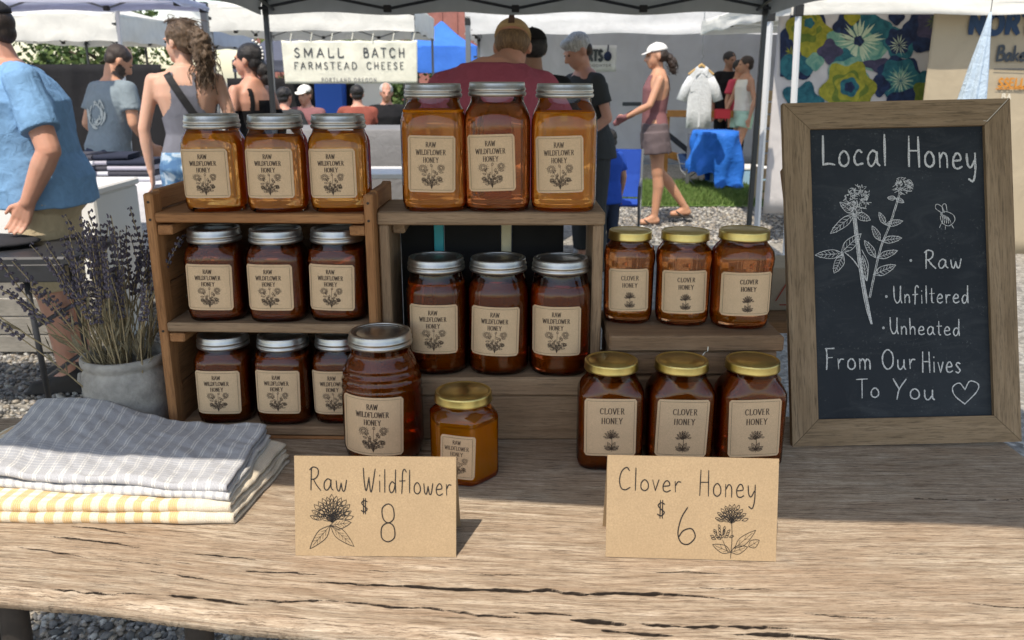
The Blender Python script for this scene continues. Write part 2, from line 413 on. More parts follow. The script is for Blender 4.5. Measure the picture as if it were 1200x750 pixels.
def paper_mat(name, col, sc=1):
    m, nt, b = newmat(name); v = coords(nt)
    n = noisen(nt, v, 900 * sc, 3, .7); n2 = noisen(nt, v, 60 * sc, 3)
    c = mixc(nt, ramp(nt, n, [(.25, (0, 0, 0)), (.75, (1, 1, 1))]), tuple(k * .78 for k in col), tuple(min(1, k * 1.18) for k in col))
    c = mixc(nt, ramp(nt, n2, [(.3, (0, 0, 0)), (.7, (.35, .35, .35))]), c, tuple(k * .8 for k in col))
    L(nt, c, b.inputs['Base Color']); b.inputs['Roughness'].default_value = .85; b.inputs['Specular IOR Level'].default_value = .2
    bump(nt, b, n, .15, .0003); return m
M_LABEL = paper_mat('kraft_label_paper', (.68, .48, .295))
M_CARD = paper_mat('kraft_card_stock', (.385, .275, .165), .6)
M_INK = flat('brown_black_ink', (.075, .048, .030), .7)
M_INK2 = flat('pen_ink', (.012, .009, .008), .6)

def ngon_shape(k, rot, rnd):
    """unit shape (apothem 1) : k-sided with rounding, facing rot"""
    def f(th):
        a = (th - rot + math.pi / k) % (2 * math.pi / k) - math.pi / k
        poly = 1 / math.cos(a); mx = 1 / math.cos(math.pi / k)
        lim = 1 + (mx - 1) * rnd
        s = 14.0
        return (poly ** -s + lim ** -s) ** (-1 / s) * (2 ** (1 / s) if False else 1)
    return f
def super_shape(n):
    def f(th):
        return (abs(math.cos(th)) ** n + abs(math.sin(th)) ** n) ** (-1 / n)
    return f
def jar_lathe(mb, prof, shape, n=64, depth=1.0, cap0=True, cap1=True):
    rr = []
    for r, z, bl in prof:
        ring = []
        for k in range(n):
            th = 2 * math.pi * (k + .5) / n
            s = 1 + (shape(th) - 1) * bl; dy = 1 + (depth - 1) * bl
            ring.append((r * s * math.cos(th), r * s * math.sin(th) * dy, z))
        rr.append(ring)
    mb.rings(rr, cap0, cap1)
def jar_profile(kind, r, h, lr):
    """outer glass profile (r, z, blend to body shape)"""
    nk = lr * .93
    if kind == 'mason':
        return [(r * .55, .004, 1), (r * .86, .0, 1), (r * .955, .004, 1), (r, .014, 1), (r, h * .35, 1), (r, h * .66, 1), (r * .985, h * .72, 1), (r * .95, h * .765, .9),
                (r * .885, h * .805, .7), (nk * 1.03, h * .838, .3), (nk, h * .86, 0), (nk, h * .99, 0)]
    if kind == 'bulb':     # big ribbed jar
        p = [(r * .5, .004, 1), (r * .8, .0, 1), (r * .93, .006, 1), (r, .022, 1), (r, h * .52, 1)]
        for k in range(4):
            z = h * (.56 + .052 * k); q = r * (1.0 - .012 * k * k)
            p += [(q * .965, z, 1), (q * .995, z + h * .022, 1), (q * .99, z + h * .034, 1)]
        return p + [(r * .84, h * .77, .8), (r * .79, h * .80, .5), (nk * 1.02, h * .83, .2), (nk, h * .85, 0), (nk, h * .99, 0)]
    if kind == 'round':    # clover jar upper row
        return [(r * .5, .004, 1), (r * .78, .0, 1), (r * .9, .004, 1), (r * .95, .012, 1), (r * .955, h * .12, 1), (r * .965, h * .62, 1), (r * .99, h * .66, 1), (r * 1.0, h * .72, 1),
                (r * .97, h * .78, .8), (r * .86, h * .835, .5), (nk * 1.0, h * .87, .2), (nk * .98, h * .89, 0), (nk * .98, h * .99, 0)]
    if kind == 'panel':    # chamfered square jar
        return [(r * .5, .004, 1), (r * .85, .0, 1), (r * .95, .004, 1), (r, .012, 1), (r, h * .4, 1), (r, h * .68, 1), (r * .985, h * .72, 1), (r * .90, h * .775, .8),
                (r * .78, h * .83, .5), (nk * .99, h * .865, .1), (nk * .98, h * .88, 0), (nk * .98, h * .99, 0)]
    if kind == 'hex':
        return [(r * .5, .004, 1), (r * .9, .0, 1), (r * .97, .003, 1), (r, .008, 1), (r, h * .4, 1), (r, h * .73, 1), (r * .985, h * .755, 1), (r * .88, h * .80, .75), (nk * 1.0, h * .84, .1), (nk * .98, h * .86, 0), (nk * .98, h * .99, 0)]
JARMESH = {}
def jar_meshes(key, kind, r, h, lr, shape, depth, honey, fill, lid, lw, lz0, lz1, lx, lettering, seed):
    if key in JARMESH: return JARMESH[key]
    prof = jar_profile(kind, r, h, lr); out = {}
    def refine(p, step):
        q = [p[0]]
        for a, b in zip(p[:-1], p[1:]):
            n = max(1, int(math.hypot(b[0] - a[0], b[1] - a[1]) / step))
            q += [tuple(a[i] + (b[i] - a[i]) * (j + 1) / n for i in range(3)) for j in range(n)]
        return q
    mb = MB(); jar_lathe(mb, refine(prof, .006), shape, 96, depth, True, False)
    # thick glass foot ring and thread bead
    me = mb.mesh('glass', M_GLASS); out['glass'] = me
    t = .0016
    hp = [(max(.004, a - t), max(z, .0045) + (.002 if z < .02 else 0), bl) for a, z, bl in refine(prof, .006)]
    zf = h * (fill + random.Random(seed).uniform(-.025, .02)); cut = [p for p in hp if p[1] < zf]
    last = cut[-1]; cut.append((last[0], zf, last[2])); cut.append((last[0] * .94, zf + .0002, last[2])); cut.append((last[0] * .4, zf + .0002, last[2]))
    cut = [(cut[0][0], cut[0][1], cut[0][2])] + cut[1:]
    mb = MB(); jar_lathe(mb, cut, shape, 96, depth); out['honey'] = mb.mesh('honey', honey)
    # lid
    mb = MB(); z1 = h; rs = super_shape(2)
    if lid == 'silver':
        band = [(lr * .985, h - .019, 0), (lr * 1.0, h - .0185, 0), (lr * 1.02, h - .0165, 0), (lr * 1.02, h - .0145, 0), (lr * .985, h - .0132, 0), (lr * .98, h - .0118, 0), (lr * 1.005, h - .0105, 0),
                (lr * 1.008, h - .0085, 0), (lr * .975, h - .007, 0), (lr * .972, h - .002, 0), (lr * .955, h, 0), (lr * .93, h + .0003, 0), (lr * .86, h + .0001, 0), (lr * .855, h - .0012, 0)]
        jar_lathe(mb, band, rs, 80, 1, False, False); out['band'] = mb.mesh('band', M_SILVER)
        mb = MB(); jar_lathe(mb, [(lr * .95, h - .0022, 0), (lr * .87, h - .0018, 0), (lr * .82, h - .0016, 0), (lr * .80, h - .0024, 0), (lr * .74, h - .0024, 0), (lr * .72, h - .0018, 0), (lr * .2, h - .0016, 0)], rs, 64)
        out['lid'] = mb.mesh('lid', M_SILVER)
    else:
        jar_lathe(mb, [(lr * .97, h - .0135, 0), (lr * 1.0, h - .0132, 0), (lr * 1.015, h - .012, 0), (lr * 1.0, h - .0105, 0), (lr * .995, h - .003, 0), (lr * .985, h - .001, 0), (lr * .955, h, 0), (lr * .91, h, 0), (lr * .89, h - .001, 0),
                       (lr * .85, h - .0012, 0), (lr * .83, h - .0004, 0), (lr * .2, h - .0003, 0)], rs, 80, 1, False)
        out['lid'] = mb.mesh('lid', M_GOLDLID)
    # label : follow the front (-Y) surface
    table = sorted((math.cos(th) * shape(th) * r, -math.sin(th) * shape(th) * r * depth) for th in np.linspace(-math.pi + .02, -.02, 400))
    xs = np.array([a for a, b in table]); ys = np.array([-b for a, b in table])
    def surf(x, z, o): return (x, float(np.interp(x, xs, ys)) - o, z)
    zmid = h * .5
    fo = {'panel': .0, 'hex': .0, 'mason': .0, 'bulb': .0, 'round': -r * .035}[kind]
    rsd = random.Random(seed * 7 + 1); sk = rsd.uniform(-.035, .035); lx += rsd.uniform(-.0015, .0015); dz = rsd.uniform(-.0015, .0015)
    def mk(o): return lambda x, y: surf(x + lx - sk * (y - lz0), y + sk * x + dz, o + fo)
    nx = 28; rad = .004; hw = lw / 2
    outline = []
    mb = MB(); G = []
    for j in range(2):
        pass
    # grid with rounded corners by clamping
    cols = [-hw + lw * i / nx for i in range(nx + 1)]
    fr, bk = [], []
    for x in cols:
        c = max(0, abs(x) - (hw - rad)); ins = rad - math.sqrt(max(0, rad * rad - c * c))
        fr += [mk(.0009)(x, lz0 + ins), mk(.0009)(x, lz1 - ins)]; bk += [mk(.0003)(x, lz0 + ins), mk(.0003)(x, lz1 - ins)]
    nf = len(fr); fs = []
    for i in range(nx):
        a = 2 * i; fs.append((a, a + 2, a + 3, a + 1)); fs.append((nf + a, nf + a + 1, nf + a + 3, nf + a + 2))
        fs.append((a, nf + a, nf + a + 2, a + 2)); fs.append((a + 1, a + 3, nf + a + 3, nf + a + 1))
    fs.append((0, 1, nf + 1, nf)); e = 2 * nx; fs.append((e, nf + e, nf + e + 1, e + 1))
    mb.add(fr + bk, fs); out['label'] = mb.mesh('label', M_LABEL, False)
    mb = MB(); rng = random.Random(seed); f0_ = [mk(.0012 + .00003 * q) for q in range(6)]; f = lambda x, y: f0_[RC[0] % 6](x, y); m_ = .0032; lh = lz1 - lz0
    bx = [(-hw + m_, lz0 + m_), (hw - m_, lz0 + m_), (hw - m_, lz1 - m_), (-hw + m_, lz1 - m_), (-hw + m_, lz0 + m_)]
    for a, b in zip(bx[:-1], bx[1:]): ribbon(mb, [Vector(a), Vector(b)], .00035, f, maxseg=.004)
    k = lw / .062
    if lettering == 'wild':
        H = lh * .088
        cnd = .80
        for i, s in enumerate(('RAW', 'WILDFLOWER', 'HONEY')):
            text(mb, s, -.001, lz1 - lh * (.20 + .135 * i), H, .00092 * k, f, CAPS, .13, .4, True, thin=.0005 * k, serif=.09, cond=cnd, smooth=2)
        bouquet(mb, 0, lz0 + lh * .06, lh * .47, .00040 * k, f, rng)
    else:
        H = lh * .10
        for i, s in enumerate(('CLOVER', 'HONEY')):
            text(mb, s, .002, lz1 - lh * (.26 + .17 * i), H, .00110 * k, f, CAPS, .16, .4, True, thin=.0005 * k, serif=.09, cond=.85, smooth=2)
        clover_plant(mb, .002, lz0 + lh * .08, lh * .40, .0006 * k, f, rng)
    out['lettering'] = mb.mesh('lettering', M_INK, False)
    JARMESH[key] = out
    return out
def jar(name, label, group, loc, rz, key, **kw):
    ms = jar_meshes(key, **kw)
    t = thing(name, label, 'honey jar', loc, rz, group)
    for k in ('glass', 'honey', 'band', 'lid', 'label'):
        if k in ms:
            o = link(k, ms[k], t)
            if k == 'label': link('lettering', ms['lettering'], o)
    return t
# ---------------------------------------------------------------- the plank table
TZ = .84
def front_y(x):
    return float(np.interp(x, [-1.2, -.8, -.56, -.42, -.30, -.17, .1, .5, 1.0], [.83, .80, .778, .762, .738, .719, .706, .70, .70]))
def back_y(x): return float(np.interp(x, [-1.2, -.6, .3, .75, 1.0], [1.40, 1.31, 1.30, 1.262, 1.25]))
TX0, TX1 = -1.05, .742
def table_mat():
    m, nt, b = newmat('weathered_oak')
    geo = N(nt, 'ShaderNodeAttribute', attribute_name='grain'); vec = geo.outputs['Vector']
    def mp(s):
        q = N(nt, 'ShaderNodeMapping'); q.inputs['Scale'].default_value = (s[0], s[1], 0); L(nt, vec, q.inputs[0]); return q.outputs[0]
    g = noisen(nt, mp((4, 70, 5)), 2, 8, .78, .5); fine = noisen(nt, mp((14, 330, 5)), 2, 7, .8, .2)
    fib = noisen(nt, mp((60, 700, 9)), 1.6, 3, .6); big = noisen(nt, mp((2.4, 9, 2)), 1.6, 4, .6, .6); stain = noisen(nt, mp((5, 8, 5)), 1.3, 5, .65, 1.5)
    c = ramp(nt, g, [(.36, (.22, .15, .095)), (.45, (.38, .29, .21)), (.54, (.52, .42, .315)), (.64, (.66, .56, .45))])
    c = mixc(nt, ramp(nt, big, [(.35, (0, 0, 0)), (.65, (.6, .6, .6))]), c, (.37, .255, .17))
    c = mixc(nt, ramp(nt, stain, [(.55, (0, 0, 0)), (.75, (.45, .45, .45))]), c, (.42, .38, .31))
    c = mixc(nt, ramp(nt, fine, [(.42, (.95, .95, .95)), (.485, (0, 0, 0))]), c, (.15, .108, .075))
    c = mixc(nt, ramp(nt, fine, [(.56, (0, 0, 0)), (.72, (.75, .75, .75))]), c, (.66, .57, .45))
    c = mixc(nt, ramp(nt, fib, [(.3, (.5, .5, .5)), (.5, (0, 0, 0))]), c, (.16, .11, .07))
    lo = noisen(nt, mp((3, 160, 3)), 2, 5, .8, .2)
    c = mixc(nt, ramp(nt, lo, [(.36, (.95, .95, .95)), (.395, (0, 0, 0))]), c, (.04, .028, .02))
    ca = N(nt, 'ShaderNodeSeparateXYZ'); L(nt, vec, ca.inputs[0])
    c = mixc(nt, ca.outputs[2], c, (.025, .017, .012))
    L(nt, c, b.inputs['Base Color']); b.inputs['Roughness'].default_value = .82; b.inputs['Specular IOR Level'].default_value = .25
    h = mixc(nt, .5, fine, g); bump(nt, b, h, .9, .0028); return m
M_TABLE = table_mat()
M_IRON = simple('dark_iron', (.035, .028, .024), .6, .3, .3, 40, .3)
table = thing('plank_table', 'weathered oak slab table with cracked live edge carrying the honey display', 'table', (0, 0, 0))
CRACKS = [ # photo pixels, half width in metres, depth
 ([(183, 697), (235, 701), (293, 710)], .0022, .012), ([(288, 702), (340, 705), (372, 703), (402, 705)], .0013, .01),
 ([(353, 681), (400, 684), (440, 686), (470, 687), (520, 690), (605, 692), (640, 692), (690, 696), (745, 696), (800, 698), (850, 702)], .0026, .016),
 ([(395, 705), (425, 707), (452, 711), (500, 714)], .0016, .011), ([(494, 712), (520, 715)], .0022, .01), ([(520, 716), (565, 721), (612, 725)], .0014, .01),
 ([(600, 718), (640, 719), (672, 722)], .0022, .012), ([(668, 727), (700, 729), (735, 733)], .0032, .014), ([(704, 738), (745, 741), (790, 746)], .0026, .012),
 ([(750, 732), (800, 735), (860, 735), (925, 737)], .0024, .012), ([(860, 743), (930, 745), (1005, 751)], .0026, .012),
 ([(53, 628), (110, 634), (167, 642)], .0014, .006), ([(83, 616), (125, 621), (163, 627)], .0012, .005), ([(227, 650), (262, 652), (300, 656)], .0016, .006),
 ([(280, 669), (330, 671), (373, 673)], .0016, .006), ([(173, 668), (210, 673), (247, 680)], .0011, .005), ([(205, 659), (225, 661)], .0008, .004),
 ([(817, 689), (855, 690), (905, 690)], .0009, .004), ([(1038, 647), (1070, 649), (1105, 650)], .0009, .004), ([(1133, 707), (1165, 710), (1215, 712)], .0012, .005),
 ([(1070, 584), (1130, 586), (1215, 585)], .0009, .004), ([(765, 671), (800, 670), (850, 673)], .0010, .004), ([(60, 690), (120, 695), (180, 698)], .0012, .006),
 ([(20, 641), (60, 646), (110, 655)], .0010, .004), ([(120, 653), (160, 659), (190, 662)], .0008, .004), ([(940, 720), (1000, 724), (1050, 724)], .0008, .004),
 ([(560, 672), (600, 674), (640, 674)], .0007, .003), ([(430, 668), (470, 670)], .0007, .003),
]
def build_slab():
    nx, ny = 900, 560
    X = np.linspace(TX0, TX1, nx)
    # more rows near the front
    tt = np.concatenate([np.linspace(0, .30, 400, endpoint=False), np.linspace(.30, 1, 160)])
    fy = np.interp(X, [-1.2, -.8, -.56, -.42, -.30, -.17, .1, .5, 1.0], [.845, .822, .804, .783, .759, .738, .714, .705, .70])
    rs = np.random.RandomState(4)
    fy = fy + np.convolve(rs.randn(nx), np.ones(25) / 25, 'same') * .004 + np.convolve(rs.randn(nx), np.ones(9) / 9, 'same') * .0008
    by = np.interp(X, [-1.2, -.70, -.64, -.50, .3, .75, 1.0], [1.27, 1.285, 1.325, 1.345, 1.30, 1.262, 1.25]) + np.convolve(rs.randn(nx), np.ones(60) / 60, 'same') * .006
    GX, T = np.meshgrid(X, tt); GY = fy[None, :] + (by - fy)[None, :] * T
    Z = np.full_like(GX, TZ)
    gv = GY - fy[None, :] * .85                      # grain coordinate follows the live edge
    fy0 = np.interp(X, [-1.2, -.8, -.56, -.42, -.30, -.17, .1, .5, 1.0], [.845, .822, .804, .783, .759, .738, .714, .705, .70])
    # height field : worn grooves following the grain
    Z += .0007 * np.sin(gv * 230 + 3 * np.sin(GX * 4)) * np.exp(-T * 3)
    crack = np.zeros_like(GX)
    for pts, hw, dep in CRACKS:
        w = [pt(a, b, z=TZ) for a, b in pts]
        xs = np.array([p.x for p in w]); ys = np.array([p.y for p in w])
        o = np.argsort(xs); xs, ys = xs[o], ys[o]
        u = (GX - xs[0]) / (xs[-1] - xs[0]); inside = (u > 0) & (u < 1)
        cy_ = np.interp(GX[0], xs, ys) + .0009 * np.interp(GX[0], np.linspace(TX0, TX1, 90), rs.randn(90)) + .0005 * np.interp(GX[0], np.linspace(TX0, TX1, 350), rs.randn(350))
        hwx = hw * 1.05 * np.clip(np.sin(np.clip(u, 0, 1) * math.pi), 0, 1) ** .45 * (1 + .35 * np.interp(GX[0], np.linspace(TX0, TX1, 180), rs.randn(180)))[None, :]
        d = np.abs(GY - cy_[None, :]) / np.maximum(hwx * .62, 1e-5)
        k = np.where(inside, np.clip((1.15 - d) * 2.6, 0, 1), 0)
        Z -= dep * .6 * k; crack = np.maximum(crack, np.where(inside, np.clip((1.85 - d) * 2.2, 0, 1), 0))
    e = GY - fy[None, :]; Z -= .008 * np.clip(1 - e / .011, 0, 1) ** 2          # eased front arris
    top = np.stack([GX, GY, Z], -1).reshape(-1, 3)
    v = [top]; nT = nx * ny
    # front face, underside
    fr = []
    for k, (dy, z) in enumerate([(-.003, TZ - .012), (-.002, TZ - .018), (.010, TZ - .030), (.030, TZ - .044)]):
        fr.append(np.stack([X, fy + dy + rs.randn(nx) * .0004, np.full(nx, z)], -1))
    bk = [np.stack([X, by + .002, np.full(nx, TZ - .01)], -1), np.stack([X, by - .004, np.full(nx, TZ - .046)], -1)]
    rows = fr[::-1] + [None] + bk
    V = np.concatenate([fr[3], fr[2], fr[1], fr[0], top, bk[0], bk[1]]); nr = 4 + ny + 2
    i = np.arange(nr - 1)[:, None] * nx + np.arange(nx - 1)[None, :]
    F = np.stack([i, i + 1, i + nx + 1, i + nx], -1).reshape(-1, 4)
    j = np.arange(nx - 1); F2 = np.stack([j, j + (nr - 1) * nx, j + 1 + (nr - 1) * nx, j + 1], -1)
    r = np.arange(nr - 1)
    endR = np.arange(nr) * nx + nx - 1; endL = np.arange(nr) * nx
    me = bpy.data.meshes.new('tabletop')
    F = np.concatenate([F, F2]); ends = [tuple(int(a) for a in endR), tuple(int(a) for a in endL[::-1])]
    nl = F.size + sum(map(len, ends)); nf = len(F) + 2
    me.vertices.add(len(V)); me.vertices.foreach_set('co', V.ravel())
    me.loops.add(nl); me.loops.foreach_set('vertex_index', np.concatenate([F.ravel(), np.array(ends[0]), np.array(ends[1])]))
    me.polygons.add(nf)
    ls = np.concatenate([np.arange(len(F)) * 4, [F.size, F.size + len(ends[0])]])
    me.polygons.foreach_set('loop_start', ls); me.update(calc_edges=True)
    me.polygons.foreach_set('use_smooth', [True] * nf)
    ga = me.attributes.new('grain', 'FLOAT_VECTOR', 'POINT')
    G = V.copy(); fyv = np.tile(fy0, nr); G[:, 1] = V[:, 1] - fyv * .85; G[:, 1] -= (TZ - np.minimum(V[:, 2], TZ - .008)) * (np.arange(len(V)) < 4 * nx) * .9; G[:, 2] = 0; G[4 * nx:4 * nx + nT, 2] = crack.ravel(); ga.data.foreach_set('vector', G.ravel())
    me.materials.append(M_TABLE); me.validate(); me.set_sharp_from_angle(angle=R(60))
    link('tabletop', me, table)
build_slab()
for x, y in ((-.578, .86), (-.352, .83), (.62, .80), (-.9, 1.3), (.62, 1.2)):
    mb = MB(); s = -1 if x < 0 else 1
    mb.tube([(x, y, TZ - .045), (x + .01 * s, y, .5), (x + .05 * s, y, .0)], [.016, .015, .014], 12)
    mb.build('leg', M_IRON, table, ang=40)
mb = MB(); mb.box((-.1, 1.05, TZ - .062), (1.5, .06, .03), bev=.002); mb.build('rail', M_IRON, table)

# ---------------------------------------------------------------- wooden crates and risers
W_OR = {a: wood('orange_crate_wood_' + a, (0.234, 0.092, 0.031), (0.359, 0.160, 0.061), (0.468, 0.232, 0.098), a) for a in 'XYZ'}
W_GR = {a: wood('grey_brown_wood_' + a, (0.189, 0.112, 0.061), (0.295, 0.188, 0.109), (0.410, 0.280, 0.172), a) for a in 'XYZ'}
W_DK = {a: wood('dark_brown_wood_' + a, (0.156, 0.084, 0.044), (0.238, 0.140, 0.076), (0.328, 0.208, 0.122), a) for a in 'XYZ'}
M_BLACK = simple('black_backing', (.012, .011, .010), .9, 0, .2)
def plank(parent, name, x, y, z, mat, bev=.0018, rot=None, label=None):
    """box between (x0,x1),(y0,y1),(z0,z1)"""
    mb = MB(); mb.box(((x[0] + x[1]) / 2, (y[0] + y[1]) / 2, (z[0] + z[1]) / 2), (x[1] - x[0], y[1] - y[0], z[1] - z[0]), rot, bev)
    # slight unevenness
    rng = random.Random(hash((round(x[0], 3), round(z[0], 3), name)) & 0xffff)
    mb.v = [(a + rng.uniform(-.0005, .0005), b + rng.uniform(-.0005, .0005), c + rng.uniform(-.0003, .0003)) for a, b, c in mb.v]
    o = mb.build(name, mat, parent)
    if label: o['label'] = label
    return o
# left crate -------------------------------------------------
cr = thing('wooden_crate', 'orange brown wooden crate with three shelves of pint honey jars', 'crate', (-.355, 1.27, TZ), R(-2))
w2, yd0, yd1 = .163, -.072, .068
M_NAIL = flat('nail_head', (.05, .04, .035), .4, .8)
for sx in (-1, 1):
    xo, xi = sx * w2, sx * (w2 - .013)
    for k, (y0, y1) in enumerate(((yd0, yd0 + .03),)):
        plank(cr, 'corner_post', sorted((xo, xi)), (y0, y1), (0.0, .372), W_OR['Z'], .0025)
    zs = [0.001, .078, .158, .238, .316, .346, .376]
    for a, b in zip(zs[:-1], zs[1:]):
        plank(cr, 'side_board', sorted((sx * (w2 + .0005), sx * (w2 - .011))), (yd0 + .031, yd1), (a, b - .002), W_OR['Y'])
    plank(cr, 'corner_post', sorted((xo, xi)), (yd1 + .001, yd1 + .012), (0, .374), W_OR['Z'])
    for zc in (.327, .166, .004):
        plank(cr, 'cleat', sorted((sx * (w2 - .0135), sx * (w2 - .036))), (yd0 + .004, yd1), (zc - .014, zc), W_OR['Y'])
for zs, nm in ((.345, 0), (.183, 1), (.021, 2)):
    for k, (a, b) in enumerate(((yd0 - .001, yd0 + .066), (yd0 + .068, yd1 - .002))):
        plank(cr, 'shelf', (-w2 + .0135, w2 - .0135), (a, b), (zs - .014, zs - (.0 if k == 0 else .0006)), W_OR['X'] if nm == 0 else W_GR['X'], .0022)
plank(cr, 'bottom_rail', (-w2 + .0135, w2 - .0135), (yd0 + .001, yd0 + .012), (0.0, .0055), W_OR['X'])
for k in range(4):
    plank(cr, 'back_board', (-w2 + .012, w2 - .012), (yd1, yd1 + .008), (.005 + k * .081, .083 + k * .081), W_DK['X'])
mb = MB()
for sx in (-1, 1):
    for z in (.018, .17, .335, .36):
        mb.tube([(sx * (w2 - .007), yd0 - .0008, z), (sx * (w2 - .007), yd0 + .002, z)], .002, 8)
mb.build('nail', M_NAIL, cr)['kind'] = 'stuff'
# middle upright box ---------------------------------------------
SZ = .942
bx = thing('wooden_box', 'grey brown open wooden box standing on a step with three quart honey jars inside', 'box', (-.030, 1.275, SZ))
plank(bx, 'top_board', (-.163, .163), (-.064, .068), (.224, .243), W_GR['X'], .0022)
for sx in (-1, 1):
    plank(bx, 'side_board', sorted((sx * .162, sx * .147)), (-.060, .066), (0, .2235), W_GR['Z'], .002)
    plank(bx, 'cleat', sorted((sx * .1465, sx * .128)), (-.030, .05), (.206, .2235), W_GR['Y'], .002) if sx < 0 else None
xs = [(-.1465, -.094), (-.093, -.078), (-.077, .012), (.013, .029), (.030, .112)]
M_CYAN = simple('cyan_strip', (.03, .42, .46), .5); M_CREAM = simple('cream_strip', (.75, .66, .42), .6)
for k, (a, b) in enumerate(xs):
    if k in (1, 3):
        plank(bx, 'back_strip', (a, b), (.060, .066), (.0, .2235), M_CYAN if k == 1 else M_CREAM, .001, None, 'cyan slat in place of a strip seen through the box' if k == 1 else 'cream slat in place of a strip seen through the box')  # coloured slats stand in for strips seen through the open back
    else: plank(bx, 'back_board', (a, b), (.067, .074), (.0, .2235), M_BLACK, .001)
st = thing('wooden_step', 'low grey brown two plank wooden step under the middle box', 'riser', (0, 0, TZ))
plank(st, 'top_plank', (-.150, .128), (1.190, 1.345), (.073, .102), W_GR['X'], .003)
plank(st, 'front_plank', (-.146, .126), (1.196, 1.215), (.0, .0725), W_GR['X'], .0025)
plank(st, 'back_plank', (-.146, .126), (1.322, 1.342), (.0, .0725), W_DK['X'], .0025)
ri = thing('wooden_riser', 'dark brown stacked plank riser under the upper row of clover honey', 'riser', (0, 0, TZ))
plank(ri, 'top_plank', (.140, .390), (1.166, 1.31), (.150, .174), W_DK['X'], .003)
plank(ri, 'plank', (.143, .384), (1.174, 1.30), (.112, .149), W_DK['X'], .003)
plank(ri, 'plank', (.140, .392), (1.168, 1.305), (.076, .111), W_DK['X'], .003)
plank(ri, 'plank', (.143, .386), (1.174, 1.30), (.0, .075), W_DK['X'], .003)
mb = MB(); ribbon(mb, smooth_line([(.281, .158), (.2805, .150), (.276, .143), (.2755, .134)], 3), .0016, lambda x, y: (x, 1.1655 if y > .15 else 1.1734, y))
sc = mb.build('scratch', flat('raw_wood', (.8, .74, .62)), ri)

# ---------------------------------------------------------------- jars on display
Q = dict(kind='mason', shape=super_shape(3.2), depth=1.0, lid='silver', lettering='wild')
def quart(key, honey, seed, fill=.80, r=.0470, h=.176): return dict(key=key, r=r, h=h, lr=.0405, honey=honey, fill=fill, lw=.066, lz0=.030, lz1=.100 if h < .175 else .108, lx=-.004, seed=seed, **Q)
G1 = 'quart mason jars of wildflower honey'
ZB = SZ + .243
jar('honey_jar', 'tall amber honey jar with silver lid, left one on top of the middle box', G1, (-.112, 1.252, ZB), R(2), **quart('q_amber', M_AMBER, 1, .82))
jar('honey_jar', 'tall darker brown honey jar with silver lid, between two amber ones on the middle box', G1, (-.021, 1.250, ZB), R(-1), **quart('q_brown', M_BROWN, 2, .82, .0475, .178))
jar('honey_jar', 'tall gold honey jar with silver lid, nearest the chalkboard on top of the middle box', G1, (.0745, 1.248, ZB), R(-2), **quart('q_gold', M_GOLD, 3, .80))
Q2 = dict(kind='mason', shape=super_shape(2.5), depth=1.0, lid='silver', lettering='wild')
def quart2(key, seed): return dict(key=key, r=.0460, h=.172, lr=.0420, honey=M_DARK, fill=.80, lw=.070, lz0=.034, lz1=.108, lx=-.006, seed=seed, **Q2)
ZS = TZ + .102
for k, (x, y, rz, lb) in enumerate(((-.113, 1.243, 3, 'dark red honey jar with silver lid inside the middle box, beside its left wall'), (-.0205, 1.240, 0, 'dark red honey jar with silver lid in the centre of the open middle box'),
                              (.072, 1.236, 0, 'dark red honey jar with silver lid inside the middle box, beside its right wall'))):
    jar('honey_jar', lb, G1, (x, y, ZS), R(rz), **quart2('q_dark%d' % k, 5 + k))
P = dict(kind='mason', shape=super_shape(3.6), depth=1.0, lid='silver', lettering='wild')
def pint(key, honey, seed, fill): return dict(key=key, r=.0425, h=.134, lr=.0385, honey=honey, fill=fill, lw=.066, lz0=.020, lz1=.088, lx=-.006, seed=seed, **P)
G2 = 'pint mason jars of wildflower honey in the crate'
nm = ('left', 'middle', 'right')
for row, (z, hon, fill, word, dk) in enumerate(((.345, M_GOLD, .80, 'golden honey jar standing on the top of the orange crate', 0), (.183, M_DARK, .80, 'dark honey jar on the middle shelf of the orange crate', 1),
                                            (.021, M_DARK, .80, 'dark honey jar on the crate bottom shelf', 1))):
    for k in range(3):
        x = ((-.428, -.3365, -.2475), (-.440, -.3475, -.2585), (-.442, -.349, -.262))[row][k]
        y = 1.243 + (.004, -.002, .002)[k]
        ds = {0: ('nearest the crate left wall', 'between two others', 'nearest the middle box'), 1: ('beside the left wall', 'between two others', 'beside the right post'), 2: ('beside the left wall above the towels', 'between two others', 'half hidden behind the big ribbed jar')}[row][k]
        hh = M_AMBER if (row == 0 and k == 1) else hon
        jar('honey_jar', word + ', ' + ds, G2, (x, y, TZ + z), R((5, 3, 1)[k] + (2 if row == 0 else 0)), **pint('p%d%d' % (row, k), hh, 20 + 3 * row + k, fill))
jar('honey_jar', 'largest honey jar, ribbed shoulders and silver lid, in front of the orange crate', 'wildflower honey jars on the table', (-.186, 1.150, TZ), R(4), key='big', kind='bulb', r=.0575, h=.187, lr=.0445,
    shape=super_shape(2.15), depth=.95, honey=M_RED, fill=.86, lid='silver', lw=.083, lz0=.022, lz1=.108, lx=-.010, lettering='wild', seed=44)
jar('honey_jar', 'small six sided golden honey jar with brass lid behind the wildflower price card', 'wildflower honey jars on the table', (-.066, 1.085, TZ), R(-13), key='hex', kind='hex', r=.0445, h=.122, lr=.0390,
    shape=ngon_shape(6, -math.pi / 2, .93), depth=1, honey=M_GOLD, fill=.70, lid='gold', lw=.047, lz0=.014, lz1=.076, lx=.001, lettering='wild', seed=45)
G3 = 'round clover honey jars on the riser'
